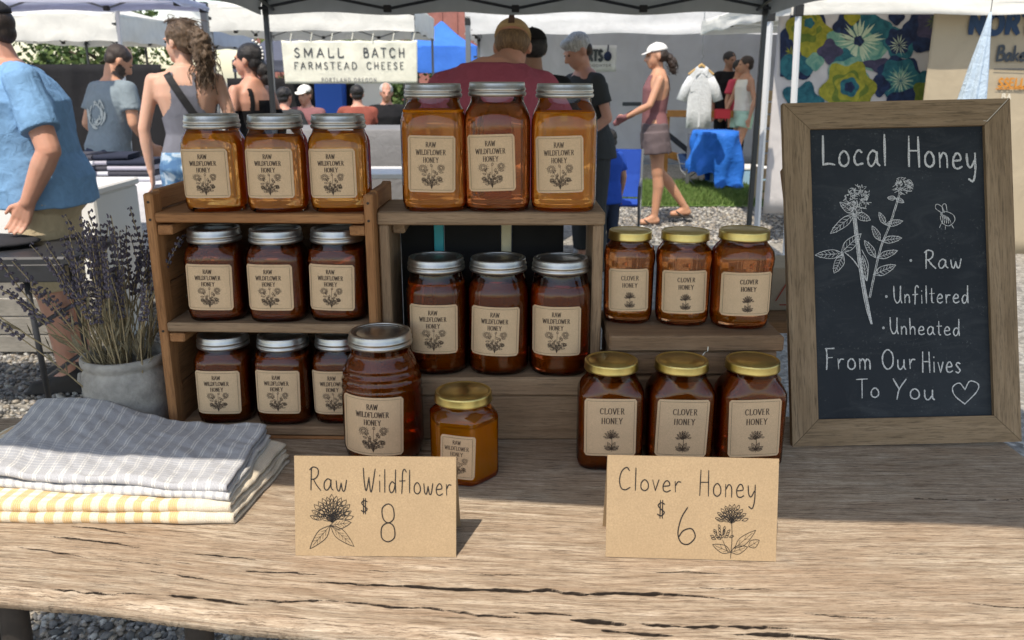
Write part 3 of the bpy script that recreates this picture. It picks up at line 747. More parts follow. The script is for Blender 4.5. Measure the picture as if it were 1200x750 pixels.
for k, (x, y, r, h, lr, lb) in enumerate(((.176, 1.256, .0385, .138, .032, 'smallest clover honey jar on the riser, against the middle box'), (.256, 1.246, .0415, .139, .0352, 'clover honey jar on the riser between a smaller and a larger one'),
                                 (.339, 1.232, .0450, .143, .0365, 'largest clover honey jar on the riser, nearest the chalkboard'))):
    jar('honey_jar', lb, G3, (x, y, TZ + .174), R((-8, -6, -4)[k]), key='cr%d' % k, kind='round', r=r, h=h, lr=lr, shape=super_shape(2.6), depth=.93, honey=M_CLOV, fill=.82, lid='gold',
        lw=(.058, .064, .072)[k], lz0=.022, lz1=.086, lx=.001, lettering='clover', seed=50 + k)
G4 = 'square clover honey jars on the table'
for k, (x, lb) in enumerate(((.138, 'square dark clover honey jar at the left of its row, beside the empty gap'), (.2355, 'square dark clover honey jar on the table between two like it'), (.334, 'square dark clover honey jar on the table, nearest the chalkboard'))):
    jar('honey_jar', lb, G4, (x, 1.123, TZ), R((-3, 0, 1)[k]), key='cp%d' % k, kind='panel', r=.0465, h=.154, lr=.0372, shape=ngon_shape(4, -math.pi / 2, .55), depth=.80, honey=M_RED, fill=.85, lid='gold',
        lw=.071, lz0=.024, lz1=.108, lx=-.001, lettering='clover', seed=60 + k)

# ---------------------------------------------------------------- price cards
def card(name, label, loc, rz, w, hgt, lean, draw):
    t = thing(name, label, 'price card', loc, rz)
    # front sheet leans back ; local y = depth
    s, c = math.sin(lean), math.cos(lean); th = .0009
    def F(o=0.0): return lambda x, y: (x, y * s - o * c, y * c + o * s)
    mb = MB(); n = 8
    fr = [F(0)(x, y) for x in (-w / 2, w / 2) for y in (0, hgt)]
    mb.rings([[F(0)(-w / 2, 0), F(0)(w / 2, 0), F(-th)(w / 2, 0), F(-th)(-w / 2, 0)], [F(0)(-w / 2, hgt), F(0)(w / 2, hgt), F(-th)(w / 2, hgt), F(-th)(-w / 2, hgt)]])
    mb.build('front_panel', M_CARD, t)
    yb, zb = hgt * s, hgt * c
    mb = MB(); bt = .045
    mb.rings([[(-w / 2, yb + .0002, zb), (w / 2, yb + .0002, zb), (w / 2, yb + .0011, zb), (-w / 2, yb + .0011, zb)], [(-w / 2, yb + bt, 0), (w / 2, yb + bt, 0), (w / 2, yb + bt + .001, 0), (-w / 2, yb + bt + .001, 0)]])
    mb.build('back_panel', M_CARD, t)
    mb = MB(); draw(mb, F(.0005), w, hgt); mb.build('lettering', M_INK2, t, fix=False)
    return t
def tfit(mb, s, x0, x1, y, h, w, f, rg, slope):
    tot = sum((HAND[c][0] + .12) * h for c in s) - .12 * h
    text(mb, s, x0, y, h, w, f, HAND, .12, .4, rng=rg, slope=slope, smooth=5, cond=(x1 - x0) / tot)
def draw_wild(mb, f, w, h):
    rg = random.Random(3); lw = .00125
    tfit(mb, 'Raw', -w * .405, -w * .17, h * .665, h * .225, lw, f, rg, -.02); tfit(mb, 'Wildflower', -w * .075, w * .475, h * .66, h * .225, lw, f, rg, -.045)
    text(mb, '$', -w * .092, h * .43, h * .15, .0012, f, smooth=5); text(mb, '8', w * .02, h * .15, h * .38, .0013, f, smooth=6, cond=.82)
    c = (-w * .27, h * .46); clover_head(mb, c, h * .165, .0006, f, rg, 44)
    for a, l in ((4.0, .30), (5.55, .30), (.15, .20)): leaf(mb, (c[0] - .002, c[1] - h * .15), a, h * l * 1.05, h * .05, .0007, f, 4)
def draw_clover(mb, f, w, h):
    rg = random.Random(9); lw = .0013
    tfit(mb, 'Clover', -w * .43, -w * .06, h * .67, h * .215, lw, f, rg, -.02); tfit(mb, 'Honey', w * .04, w * .375, h * .63, h * .25, lw, f, rg, -.03)
    text(mb, '$', -w * .205, h * .40, h * .17, .0013, f, smooth=5); text(mb, '6', -w * .09, h * .15, h * .36, .0014, f, smooth=6)
    cx = w * .235
    ribbon(mb, smooth_line([(cx, h * .02), (cx + .001, h * .22), (cx, h * .40)], 4), .0008, f)
    clover_head(mb, (cx, h * .45), h * .115, .0006, f, rg, 34); clover_head(mb, (cx - w * .055, h * .27), h * .085, .0006, f, rg, 22)
    ribbon(mb, smooth_line([(cx - w * .05, h * .2), (cx - .003, h * .08)], 3), .0007, f)
    for x_, y_, a, l in ((0, .08, .35, .17), (0, .08, 2.75, .19), (.004, .12, .75, .27), (.02, .14, .6, .12)): leaf(mb, (cx + x_, h * y_), a, h * l, h * .04, .0006, f, 2)
card('price_card', 'kraft tent card reading Raw Wildflower with price $ 8', (-.1565, .868, TZ + .0006), R(-1.0), .185, .116, R(12), draw_wild)
card('price_card', 'kraft tent card reading Clover Honey with price $ 6', (.2035, .862, TZ + .0006), R(-3.0), .1925, .118, R(12), draw_clover)

# ---------------------------------------------------------------- chalkboard
W_FR = {a: wood('chalkboard_frame_wood_' + a, (0.172, 0.112, 0.060), (0.267, 0.182, 0.105), (0.361, 0.258, 0.159), a, 1.2, dirt=.35) for a in 'XZ'}
def board_mat():
    m, nt, b = newmat('slate_board'); v = coords(nt, rnd=False)
    n = noisen(nt, v, 7, 5, .6, .5); n2 = noisen(nt, v, 260, 3, .8); n3 = noisen(nt, v, 18, 4, .7)
    c = ramp(nt, n, [(.3, (.010, .014, .019)), (.7, (.022, .028, .034))])
    k = N(nt, 'ShaderNodeMath', operation='MULTIPLY'); L(nt, ramp(nt, n2, [(.60, (0, 0, 0)), (.72, (1, 1, 1))]), k.inputs[0]); L(nt, ramp(nt, n3, [(.45, (0, 0, 0)), (.72, (1, 1, 1))]), k.inputs[1])
    c = mixc(nt, ramp(nt, noisen(nt, coords(nt, (3, 3, 9), False, (0, .5, 0)), 3, 5, .7, 1.2), [(.50, (0, 0, 0)), (.78, (.55, .55, .55))]), c, (.055, .062, .066)); c = mixc(nt, k.outputs[0], c, (.16, .17, .17)); L(nt, c, b.inputs['Base Color'])
    b.inputs['Roughness'].default_value = .7; b.inputs['Specular IOR Level'].default_value = .3; return m
def chalk_mat():
    m, nt, b = newmat('white_chalk'); v = coords(nt, rnd=False); n = noisen(nt, v, 700, 3, .8)
    L(nt, ramp(nt, n, [(.36, (.12, .13, .14)), (.52, (.66, .66, .64))]), b.inputs['Base Color']); b.inputs['Roughness'].default_value = .95; return m
M_SLATE, M_CHALK = board_mat(), chalk_mat()
bl = pt(929, 524, z=TZ); BW, BH, BL = .341, .514, R(17)
cb = thing('chalkboard', 'framed chalkboard leaning back at the table end, hand lettered Local Honey', 'chalkboard', (bl.x, bl.y, TZ + .0005), 0)
cbm = Matrix.Rotation(-BL, 4, 'X') @ Matrix.Rotation(R(1.1), 4, 'Y')   # lean back, tiny sideways tilt
cbm = Matrix.Rotation(-BL, 4, 'X') @ Matrix.Rotation(R(-1.3), 4, 'Y')
cb.rotation_euler = cbm.to_euler()
fw = .0395; ft = .0115
def mitre(name, a, b, inner_a, inner_b, mat):
    mb = MB(); e = .0012
    mb.rings([[(a[0], 0, a[1]), (b[0], 0, b[1]), (inner_b[0], 0, inner_b[1]), (inner_a[0], 0, inner_a[1])],
              [(a[0], ft, a[1]), (b[0], ft, b[1]), (inner_b[0], ft, inner_b[1]), (inner_a[0], ft, inner_a[1])]])
    o = mb.build(name, mat, cb); return o
g = .0004
mitre('frame_rail', (0, BH), (BW, BH), (fw + g, BH - fw), (BW - fw - g, BH - fw), W_FR['X'])
mitre('frame_rail', (0, 0), (BW, 0), (fw + g, fw), (BW - fw - g, fw), W_FR['X'])
mitre('frame_stile', (0, g * 2), (0, BH - g * 2), (fw, fw + g), (fw, BH - fw - g), W_FR['Z'])
mitre('frame_stile', (BW, g * 2), (BW, BH - g * 2), (BW - fw, fw + g), (BW - fw, BH - fw - g), W_FR['Z'])
mb = MB(); mb.box((BW / 2, ft * .75, BH / 2), (BW - 2 * fw + .01, .004, BH - 2 * fw + .01)); mb.build('slate_panel', M_SLATE, cb)
for s in (-1, 1):
    mb = MB(); x = BW / 2 + s * .12; mb.box((x, .09, BH * .44), (.02, .012, BH * .86), (R(-14), 0, 0)); mb.build('rear_strut', W_DK['Z'], cb)
mb = MB(); ribbon(mb, [Vector((BW - .004, BH - .002)), Vector((BW - .036, BH - .034)), Vector((BW - .041, BH - .033))], .0012, lambda x, y: (x, -.0006, y)); mb.build('scuff', flat('pale_scuff', (.6, .55, .47)), cb)
ys = ft * .75 - .0029
def CH(px, py):                    # photo pixel -> board coordinates (board is 272 x 405 px)
    v = (py - 118) / 405; x0 = 912 + 16 * v; x1 = 1183 + 19.5 * v
    return Vector(((px - x0) / (x1 - x0) * BW, BH * (1 - v) ))
fb = lambda x, y: (x, ys - (RC[0] % 9) * .00006, y)
mb = MB(); rg = random.Random(5); J = .28
def ctext(s, x0, y0, hpx, w, x1=None, slope=0, **kw):
    a = CH(x0, y0); h = hpx / 405 * BH
    tot = sum((HAND[c][0] + .12) * h if c != ' ' else .4 * h for c in s) - .12 * h
    cond = (CH(x1, y0).x - a.x) / tot if x1 else 1
    text(mb, s, a.x, a.y, h, w, fb, HAND, .12, .4 * cond, slope=slope, jit=J, rng=rg, cond=cond, smooth=6)
ctext('Local', 961, 193, 36, .0030, 1040, .0); ctext('Honey', 1064, 195, 36, .0030, 1147, -.06)
ctext('Raw', 1086, 317, 21, .0020, 1131); ctext('Unfiltered', 1049, 357, 20, .0019, 1140, -.02); ctext('Unheated', 1045, 393, 19, .0018, 1130, -.05)
ctext('From', 968, 433, 25, .0022, 1024, -.03); ctext('Our', 1036, 435, 23, .0021, 1077); ctext('Hives', 1084, 439, 24, .0021, 1131, -.04)
ctext('To', 1006, 468, 22, .0020, 1034); ctext('You', 1050, 470, 24, .0021, 1101, -.04)
for a, b in ((1069, 307), (1040, 349), (1037, 386)):
    p = CH(a, b); ribbon(mb, smooth_line([p + Vector((.001, 0)), p + Vector((0, .001)), p + Vector((-.001, 0)), p + Vector((0, -.001)), p + Vector((.001, 0))], 3), .0022, fb)
def cl(pts, w=.0011, n=6): ribbon(mb, smooth_line([CH(*p) for p in pts], n) if len(pts) > 2 else [CH(*p) for p in pts], w, fb, J, rg, maxseg=.003)
cl([(1136, 478), (1124, 468), (1121, 458), (1129, 453), (1136, 461)], .0017); cl([(1136, 461), (1142, 451), (1152, 455), (1150, 464), (1136, 478)], .0017)
for c, r, n in (((1004, 233), 16, 120), ((1058, 219), 10, 70)):
    for k in range(n):
        a = rg.uniform(0, 6.28); q = r * math.sqrt(rg.uniform(.05, 1)); x, y = c[0] + q * math.cos(a), c[1] + q * math.sin(a)
        cl([(x, y), (x + rg.uniform(-3, 3), y + rg.uniform(-4, 2)), (x + rg.uniform(-4, 4), y + rg.uniform(-3, 3))], .0009, 2)
for dx in (-2.5, -1, 0, 1.2): cl([(1001 + dx, 250), (1006 + dx, 290), (1012 + dx, 330), (1018 + dx, 360), (1023 + dx * .4, 381)], .0012)
for dx in (-.8, .8): cl([(1054 + dx, 229), (1044 + dx, 262), (1033 + dx, 290), (1026 + dx, 320), (1020 + dx, 350)], .0010)
cl([(990, 296), (1000, 305), (1012, 322)], .0014); cl([(1010, 293), (1018, 310), (1017, 330)], .0009)
def cleaf(p, q, wd, w=.0010, nv=5):
    p, q = Vector(p), Vector(q); d = q - p; n = Vector((-d.y, d.x)).normalized() * wd
    for sg in (-1, 1): cl([p, p + d * .35 + n * sg, p + d * .75 + n * sg * .7, q], w)
    cl([p, p + d * .9], w * .8)
    for k in range(nv):
        t = .15 + .7 * k / nv; a = p + d * t
        for sg in (-1, 1): cl([a, a + d * .12 + n * sg * .75], w * .7)
for p, q, wd in (((1001, 250), (972, 273), 5), ((1000, 250), (983, 236), 4), ((1002, 250), (1020, 258), 4.5), ((988, 297), (954, 298), 5), ((985, 296), (1009, 274), 6), ((988, 298), (977, 320), 5.5),
              ((1050, 233), (1040, 232), 2.5), ((1050, 233), (1060, 238), 2.5), ((1038, 264), (1030, 249), 3), ((1038, 264), (1059, 260), 3.5), ((1032, 283), (1022, 265), 3.5), ((1033, 283), (1058, 280), 4),
              ((1027, 303), (1013, 282), 4), ((1028, 303), (1053, 295), 4), ((1024, 323), (1051, 312), 5), ((1016, 330), (1011, 300), 3)): cleaf(p, q, wd)
cb_bee = (1112, 258)
for k in range(5): cl([(1104 + 2 * k, 252 + k), (1107 + 2.2 * k, 258 + k * .8), (1106 + 2.6 * k, 264)], .0010)
cl([(1104, 254), (1110, 250), (1119, 254), (1121, 261), (1114, 267), (1106, 263), (1104, 254)], .0009); cl([(1106, 252), (1098, 246), (1099, 241), (1105, 244), (1107, 251)], .0009); cl([(1109, 251), (1106, 243), (1110, 241), (1112, 250)], .0009)
for a in ((1105, 264, 1103, 269), (1110, 266, 1110, 271), (1117, 265, 1120, 270)): cl([a[:2], a[2:]], .0008)
mb.build('chalk_lettering', M_CHALK, cb, fix=False)
# ---------------------------------------------------------------- folded towels
def towel_mat(name, kind):
    m, nt, b = newmat(name); uv = N(nt, 'ShaderNodeUVMap'); sp = N(nt, 'ShaderNodeSeparateXYZ'); L(nt, uv.outputs[0], sp.inputs[0])
    v = coords(nt); no = noisen(nt, v, 60, 3); 
    def wave(sock, freq, stops, jit=.0):
        mu = N(nt, 'ShaderNodeMath', operation='MULTIPLY'); L(nt, sock, mu.inputs[0]); mu.inputs[1].default_value = freq
        fr = N(nt, 'ShaderNodeMath', operation='FRACT')
        ad = N(nt, 'ShaderNodeMath', operation='MULTIPLY_ADD'); L(nt, no, ad.inputs[0]); ad.inputs[1].default_value = jit; L(nt, mu.outputs[0], ad.inputs[2])
        L(nt, ad.outputs[0], fr.inputs[0]); return ramp(nt, fr.outputs[0], stops)
    if kind == 'stripe':
        a = (.43, .44, .475); w = (.74, .73, .70)
        c = wave(sp.outputs[0], 19, [(.0, a), (.54, a), (.60, w), (.66, w), (.71, a), (.74, a), (.79, w), (.85, w), (.90, a), (1, a)], .22)
        band = wave(sp.outputs[1], 1.0, [(.0, (0, 0, 0)), (.06, (0, 0, 0)), (.10, (1, 1, 1)), (.36, (1, 1, 1)), (.44, (0, 0, 0)), (1, (0, 0, 0))], .05)
        chk = wave(sp.outputs[1], 34, [(0, (.26, .29, .36)), (.5, (.30, .33, .41)), (.55, (.52, .53, .55)), (.9, (.52, .53, .55))], .2)
        f2 = N(nt, 'ShaderNodeMath', operation='MULTIPLY'); L(nt, band, f2.inputs[0]); f2.inputs[1].default_value = .45
        c = mixc(nt, f2.outputs[0], c, chk)
    elif kind == 'pale':
        c = wave(sp.outputs[0], 26, [(0, (.66, .65, .62)), (.45, (.66, .65, .62)), (.55, (.42, .43, .46)), (.8, (.42, .43, .46)), (.9, (.66, .65, .62))], .3)
    else:
        y = (.72, .42, .10); w = (.82, .79, .72)
        fx = wave(sp.outputs[0], 21, [(0, (0, 0, 0)), (.48, (0, 0, 0)), (.52, (.75, .75, .75)), (.98, (.75, .75, .75))], .08); fy = wave(sp.outputs[1], 20, [(0, (0, 0, 0)), (.48, (0, 0, 0)), (.52, (.6, .6, .6)), (.98, (.6, .6, .6))], .08)
        c = mixc(nt, fx, w, y); c = mixc(nt, fy, c, mixc(nt, fx, (.80, .62, .34), (.66, .36, .07)))
        edge = ramp(nt, sp.outputs[0], [(.86, (0, 0, 0)), (.885, (.85, .85, .85))]); c = mixc(nt, edge, c, (.74, .66, .52))
    vf = N(nt, 'ShaderNodeMapping'); L(nt, uv.outputs[0], vf.inputs[0]); vf.inputs['Scale'].default_value = (330, 200, 1)
    wv = N(nt, 'ShaderNodeTexChecker'); wv.inputs['Scale'].default_value = 1; L(nt, vf.outputs[0], wv.inputs[0])
    n2 = noisen(nt, v, 900, 2, .7)
    n3 = N(nt, 'ShaderNodeTexWave'); n3.inputs['Scale'].default_value = 55; n3.inputs['Distortion'].default_value = 2.5; n3.inputs['Detail'].default_value = 2; L(nt, uv.outputs[0], n3.inputs['Vector'])
    c = mixc(nt, ramp(nt, n3.outputs[1], [(.2, (.22, .22, .22)), (.7, (0, 0, 0))]), c, (.72, .71, .69) if kind != 'gingham' else (.85, .82, .75))
    c = mixc(nt, ramp(nt, n2, [(.32, (.5, .5, .5)), (.6, (0, 0, 0))]), c, (.2, .19, .19))
    L(nt, c, b.inputs['Base Color']); b.inputs['Roughness'].default_value = .95; b.inputs['Specular IOR Level'].default_value = .1; b.inputs['Sheen Weight'].default_value = .15
    bump(nt, b, n2, .5, .0008); return m
M_STR, M_PALE, M_GING = towel_mat('striped_linen', 'stripe'), towel_mat('pale_linen', 'pale'), towel_mat('yellow_gingham', 'gingham')
def towel(name, label, FL, FR, BR, BL, z0, th, mat, hfun, seed, inner=True, wav=.0, frontwave=0):
    """two-ply folded cloth : fold along the front edge; (u across, v from back-bottom round the fold to back-top)"""
    t = thing(name, label, 'tea towel', (0, 0, 0), 0, 'folded towels stacked on the table')
    nu, nd = 120, 60; rn = random.Random(seed)
    def base(u, d):           # d 0 front .. 1 back
        a = Vector(FL).lerp(Vector(FR), u); b_ = Vector(BL).lerp(Vector(BR), u); p = a.lerp(b_, d)
        w_ = (noise.noise(Vector((u * 3.1, d * 2, seed))) * .004 + noise.noise(Vector((u * 11, d * 6, seed + 5))) * .0018)
        n = (b_ - a).normalized(); p = p + n * (w_ * (1 - d)); s = (Vector(FR) - Vector(FL)).normalized()
        return p + s * (noise.noise(Vector((d * 4, u * 1.0, seed + 9))) * .004)
    def layer(nm, off, rr, mat, z0, th, last=True):
        ply = th * .34
        prof = [(1 - k / nd, 0) for k in range(nd + 1)] + [(-.0, 'a', k) for k in range(1, 9)] + [(k / nd, 1) for k in range(nd + 1)]
        rows, uvs = [], []
        for e in prof:
            row = []; ruv = []
            for i in range(nu + 1):
                u = i / nu
                if len(e) == 3:
                    an = math.pi * e[2] / 9; p = base(u, 0); n = (Vector(BL).lerp(Vector(BR), u) - Vector(FL).lerp(Vector(FR), u)).normalized()
                    r_ = th / 2; q = p + n * (-math.sin(an) * r_ * .9); z = z0 + hfun(u, 0) * .85 + r_ - math.cos(an) * r_; vv = -e[2] / 9 * .03
                else:
                    d = e[0]; q = base(u, d); top = e[1]
                    z = z0 + hfun(u, d) * (1 if top else .85) + (th if top else 0); vv = d if top else -d
                    # edges droop
                    ed = min(u, 1 - u, 1); z -= (th * .3 if top else 0) * math.exp(-ed * 60)
                    z += (noise.noise(Vector((u * 7, d * 5, seed + 2.2))) * .0032 + noise.noise(Vector((u * 16 + d * 6, d * 12, seed + 3))) * .0018 + noise.noise(Vector((u * 45, d * 34, seed + 3))) * .0006) * (1 if top else .5)
                row.append((q.x, q.y, max(z, TZ + .0012))); ruv.append((u, vv))
            rows.append(row); uvs.append(ruv)
        # give the sheet thickness
        mb = MB(); nr = len(rows); n1 = nu + 1
        mb.add([p for r in rows for p in r], [(i * n1 + k, i * n1 + k + 1, (i + 1) * n1 + k + 1, (i + 1) * n1 + k) for i in range(nr - 1) for k in range(nu)])
        me = mb.mesh(nm, mat); ul = me.uv_layers.new(name='UVMap'); fl = [u for r in uvs for u in r]
        li = np.zeros(len(me.loops), dtype=np.int32); me.loops.foreach_get('vertex_index', li)
        ul.data.foreach_set('uv', np.array(fl)[li].ravel())
        o = link(nm, me, t); md = o.modifiers.new('thickness', 'SOLIDIFY'); md.thickness = min(ply, th * .4); md.offset = 0
        return o
    layer('outer_fold', 0, 0, mat, z0, th)
    return t
Z0 = TZ + .0015
fl0 = lambda u, d: 0
towel('folded_towel', 'yellow gingham towel lowest in the folded stack', (-.80, .952, 0), (-.341, .945, 0), (-.318, 1.118, 0), (-.74, 1.20, 0), Z0, .0115, M_GING, lambda u, d: .001 * math.sin(u * 9), 1)
towel('folded_towel', 'yellow gingham towel, second from the bottom of the stack', (-.80, .956, 0), (-.345, .949, 0), (-.323, 1.124, 0), (-.745, 1.205, 0), Z0 + .0135, .0115, M_GING, lambda u, d: .0012 * math.sin(u * 8 + 1), 2)
towel('folded_towel', 'pale grey woven towel directly beneath the blue striped one', (-.690, .990, 0), (-.346, .948, 0), (-.345, 1.128, 0), (-.730, 1.21, 0), Z0 + .0275, 0.0075, M_PALE, lambda u, d: .0015 * math.sin(u * 7 + 2) + .001, 3)
def topwave(u, d):
    return .0035 + .007 * math.sin(u * 5.6 + .9) * (d ** 1.2) + .0022 * math.sin(u * 13) * (1 - d) + .012 * math.exp(-((u - .05) ** 2) / .01) * math.exp(-((d - .15) ** 2) / .05) * .5 + .010 * d * math.exp(-((u - .28) ** 2) / .03)
towel('folded_towel', 'blue grey striped linen towel on top of the folded stack', (-.683, .992, 0), (-.349, .951, 0), (-.352, 1.135, 0), (-.725, 1.222, 0), Z0 + .0365, .0080, M_STR, topwave, 4)

# ---------------------------------------------------------------- stone pot with lavender
M_POT = simple('salt_glazed_stoneware', (.34, .32, .285), .75, 0, .3, 40, .6, 180, .0015)
potc = (-.602, 1.258, TZ + .0005)
pot = thing('stone_pot', 'rough grey stoneware crock holding the dried lavender beside the crate', 'pot', potc)
mb = MB(); pr = [(.048, .0), (.058, .001), (.062, .010), (.0645, .03), (.0645, .085), (.063, .098), (.0585, .106), (.0585, .110), (.0625, .114), (.0635, .120), (.0625, .126), (.059, .128), (.055, .125), (.053, .110), (.056, .09), (.055, .02), (.02, .014)]
rgp = random.Random(7)
rr = []
for r, z in pr: rr.append([((r + noise.noise(Vector((math.cos(6.283 * k / 56) * 2, math.sin(6.283 * k / 56) * 2, z * 30))) * .0012) * math.cos(6.283 * k / 56), (r + noise.noise(Vector((k * .2, z * 40, 2))) * .0006) * math.sin(6.283 * k / 56), z) for k in range(56)])
mb.rings(rr); mb.build('crock', M_POT, pot, smooth=True); pot.scale = (1, 1, .93)
for s in (-1, 1):
    mb = MB(); mb.tube([(s * .061, 0, .09), (s * .072, 0, .088), (s * .074, 0, .078), (s * .063, 0, .07)], .005, 8); mb.build('lug_handle', M_POT, pot, smooth=True)
M_STEM = simple('dried_stem', (.32, .25, .14), .85, 0, .25, 90, 0); M_BUD = simple('lavender_bud', (.105, .09, .115), .9, 0, .4, 200, 0); M_LEAF = simple('dried_leaf', (.23, .195, .12), .9, 0, .3, 120, 0)
lav = thing('lavender_bunch', 'dried lavender bunch fanning out of the stoneware crock', 'dried flowers', (potc[0], potc[1], TZ))
def stem_mesh(var):
    rg = random.Random(100 + var); ln = 1.0
    mb = MB(); mb.m = 0
    bend = rg.uniform(.02, .22)
    pts = [Vector((bend * (k / 8) ** 2 * ln, 0.01 * math.sin(k), ln * k / 8)) for k in range(9)]
    mb.tube(pts, [.0042 - .0022 * k / 8 for k in range(9)], 5, True)
    mb.m = 1
    for k in range(5):       # narrow leaves
        t = rg.uniform(.25, .72); p = Vector((bend * t * t, 0, t)); a = rg.uniform(0, 6.28); l = rg.uniform(.06, .13)
        d = Vector((math.cos(a) * .45, math.sin(a) * .45, 1)).normalized(); s = d.cross(Vector((0, 0, 1))).normalized() * .007
        mb.add([p, p + d * l * .5 + s, p + d * l, p + d * l * .5 - s], [(0, 1, 2, 3)])
    sm = mb.mesh('stem', [M_STEM, M_LEAF], True)
    mb = MB(); t0 = rg.uniform(.66, .80); n = 9; t = t0
    for k in range(n):
        t = t0 + (1.0 - t0) * (k / (n - 1)) ** .9; p = Vector((bend * t * t, 0, t))
        nb = 5 if k < n - 1 else 3
        for j in range(nb):
            a = 6.28 * j / nb + k; r = .013 * (1.15 - .45 * k / n) * rg.uniform(.7, 1.2)
            c = p + Vector((math.cos(a) * r * .75, math.sin(a) * r * .75, rg.uniform(-.004, .006)))
            M = Euler((rg.uniform(-.6, .6), rg.uniform(-.6, .6), a)).to_matrix()
            mb.ell(c, (r * .46, r * .36, r * .95), M, 5, 4)
    return sm, mb.mesh('flower_spike', M_BUD, True)
SV = [stem_mesh(k) for k in range(8)]
rgl = random.Random(21)
for k in range(66):
    u = rgl.random(); sm, fm = SV[k % 8]
    # tips : fan to the left, tighter to the right
    az = rgl.uniform(0, 6.28); q = math.sqrt(rgl.random())
    bx_, by_ = q * .040 * math.cos(az), q * .040 * math.sin(az)
    tx = bx_ * 1.0 + rgl.triangular(-.15, .105, .02); ty = by_ * 2.0 + rgl.uniform(-.04, .05)
    tz = .325 - .55 * max(0, -tx - .02) - .25 * max(0, tx - .04) + rgl.uniform(-.075, .015)
    d = Vector((tx - bx_, ty - by_, tz - .03)); p = Vector((bx_, by_, .03)); ln = d.length
    if k == 7: d = Vector((-.235, -.02, .235)); ln = d.length
    if k == 13: d = Vector((-.205, -.03, .245)); ln = d.length
    if k == 31: d = Vector((-.235, .02, .17)); ln = d.length * .95
    o = link('stem', sm, lav); o.location = p; s = ln
    qd = Vector((0, 0, 1)).rotation_difference(d.normalized())
    o.rotation_mode = 'QUATERNION'
    from mathutils import Quaternion
    o.rotation_quaternion = qd @ Quaternion((0, 0, 1), rgl.uniform(0, 6.28)); th_ = rgl.uniform(.30, .40); o.scale = (th_, th_, s)
    f = link('flower_spike', fm, o)
# ---------------------------------------------------------------- ground
def ground_mat():
    m, nt, b = newmat('gravel_ground'); v = coords(nt, rnd=False)
    vo = N(nt, 'ShaderNodeTexVoronoi'); vo.inputs['Scale'].default_value = 42; L(nt, v, vo.inputs['Vector'])
    n = noisen(nt, v, 1.3, 4)
    c = ramp(nt, vo.outputs['Color'], [(.1, (.13, .125, .115)), (.5, (.25, .235, .21)), (.9, (.42, .40, .36))])
    c = mixc(nt, ramp(nt, n, [(.35, (0, 0, 0)), (.7, (.5, .5, .5))]), c, (.30, .27, .22))
    L(nt, c, b.inputs['Base Color']); b.inputs['Roughness'].default_value = .95
    bump(nt, b, vo.outputs['Distance'], 1.0, .012); return m
mb = MB(); mb.add([(-150, -60, 0), (150, -60, 0), (150, 200, 0), (-150, 200, 0)], [(0, 1, 2, 3)])
tag(mb.build('ground', ground_mat(), None), kind='structure')
def scatter_stones(name, regions, mats, seed, kind='stuff'):
    rs = np.random.RandomState(seed)
    bm = bmesh.new(); bmesh.ops.create_icosphere(bm, subdivisions=1, radius=1); bv = np.array([v.co[:] for v in bm.verts]); bf = np.array([[v.index for v in f.verts] for f in bm.faces]); bm.free()
    nb = len(bv); Vs, Fs, Ms = [], [], []; base = 0
    for x0, x1, y0, y1, n, r0, r1, zz in regions:
        r = rs.uniform(r0, r1, n) * (1 + (rs.rand(n) > .93) * .5); px = rs.uniform(x0, x1, n); py = rs.uniform(y0, y1, n); pz = rs.uniform(0, 1, n) * zz
        sc = np.stack([r * rs.uniform(.7, 1.3, n), r * rs.uniform(.6, 1.1, n), r * rs.uniform(.4, .75, n)], -1)
        jit = 1 + rs.uniform(-.22, .22, (n, nb, 1)); P_ = bv[None] * jit * sc[:, None, :]
        a = rs.uniform(0, 6.28, n); ca, sa = np.cos(a), np.sin(a); tl = rs.uniform(-.5, .5, n)
        z2 = P_[..., 2] + P_[..., 0] * tl[:, None]
        x2 = P_[..., 0] * ca[:, None] - P_[..., 1] * sa[:, None]; y2 = P_[..., 0] * sa[:, None] + P_[..., 1] * ca[:, None]
        Q_ = np.stack([x2 + px[:, None], y2 + py[:, None], z2 + pz[:, None] + r[:, None] * .15], -1)
        Vs.append(Q_.reshape(-1, 3)); Fs.append((bf[None] + (np.arange(n) * nb)[:, None, None] + base).reshape(-1, 3)); Ms.append(np.repeat(rs.randint(0, len(mats), n), len(bf))); base += n * nb
    V = np.concatenate(Vs); F = np.concatenate(Fs); me = bpy.data.meshes.new(name)
    me.vertices.add(len(V)); me.vertices.foreach_set('co', V.ravel()); me.loops.add(F.size); me.loops.foreach_set('vertex_index', F.ravel().astype(np.int32))
    me.polygons.add(len(F)); me.polygons.foreach_set('loop_start', np.arange(len(F)) * 3); me.update(calc_edges=True)
    for mt in mats: me.materials.append(mt)
    me.polygons.foreach_set('material_index', np.concatenate(Ms).astype(np.int32))
    o = link(name, me); return tag(o, kind=kind)
st_m = [simple('grey_stone_a', (.17, .165, .16), .85, 0, .3, 60, .3), simple('grey_stone_b', (.25, .24, .23), .85, 0, .3, 60, .3), simple('tan_stone', (.33, .29, .24), .85, 0, .25, 60, .3), simple('dark_stone', (.10, .10, .10), .85, 0, .3, 60, .3), simple('pale_stone', (.42, .41, .38), .85, 0, .2, 60, .3)]
o = scatter_stones('gravel', [(-1.5, .2, 1.45, 2.5, 9000, .006, .013, .006), (-3.3, -.9, 2.5, 5.2, 17000, .006, .015, .008), (.8, 3.6, 7.2, 9.4, 7000, .010, .02, .006), (-.9, 1.0, 2.5, 4.2, 4000, .008, .015, .006)], st_m, 3)
tag(o, 'loose grey crushed gravel covering the market ground', 'gravel')
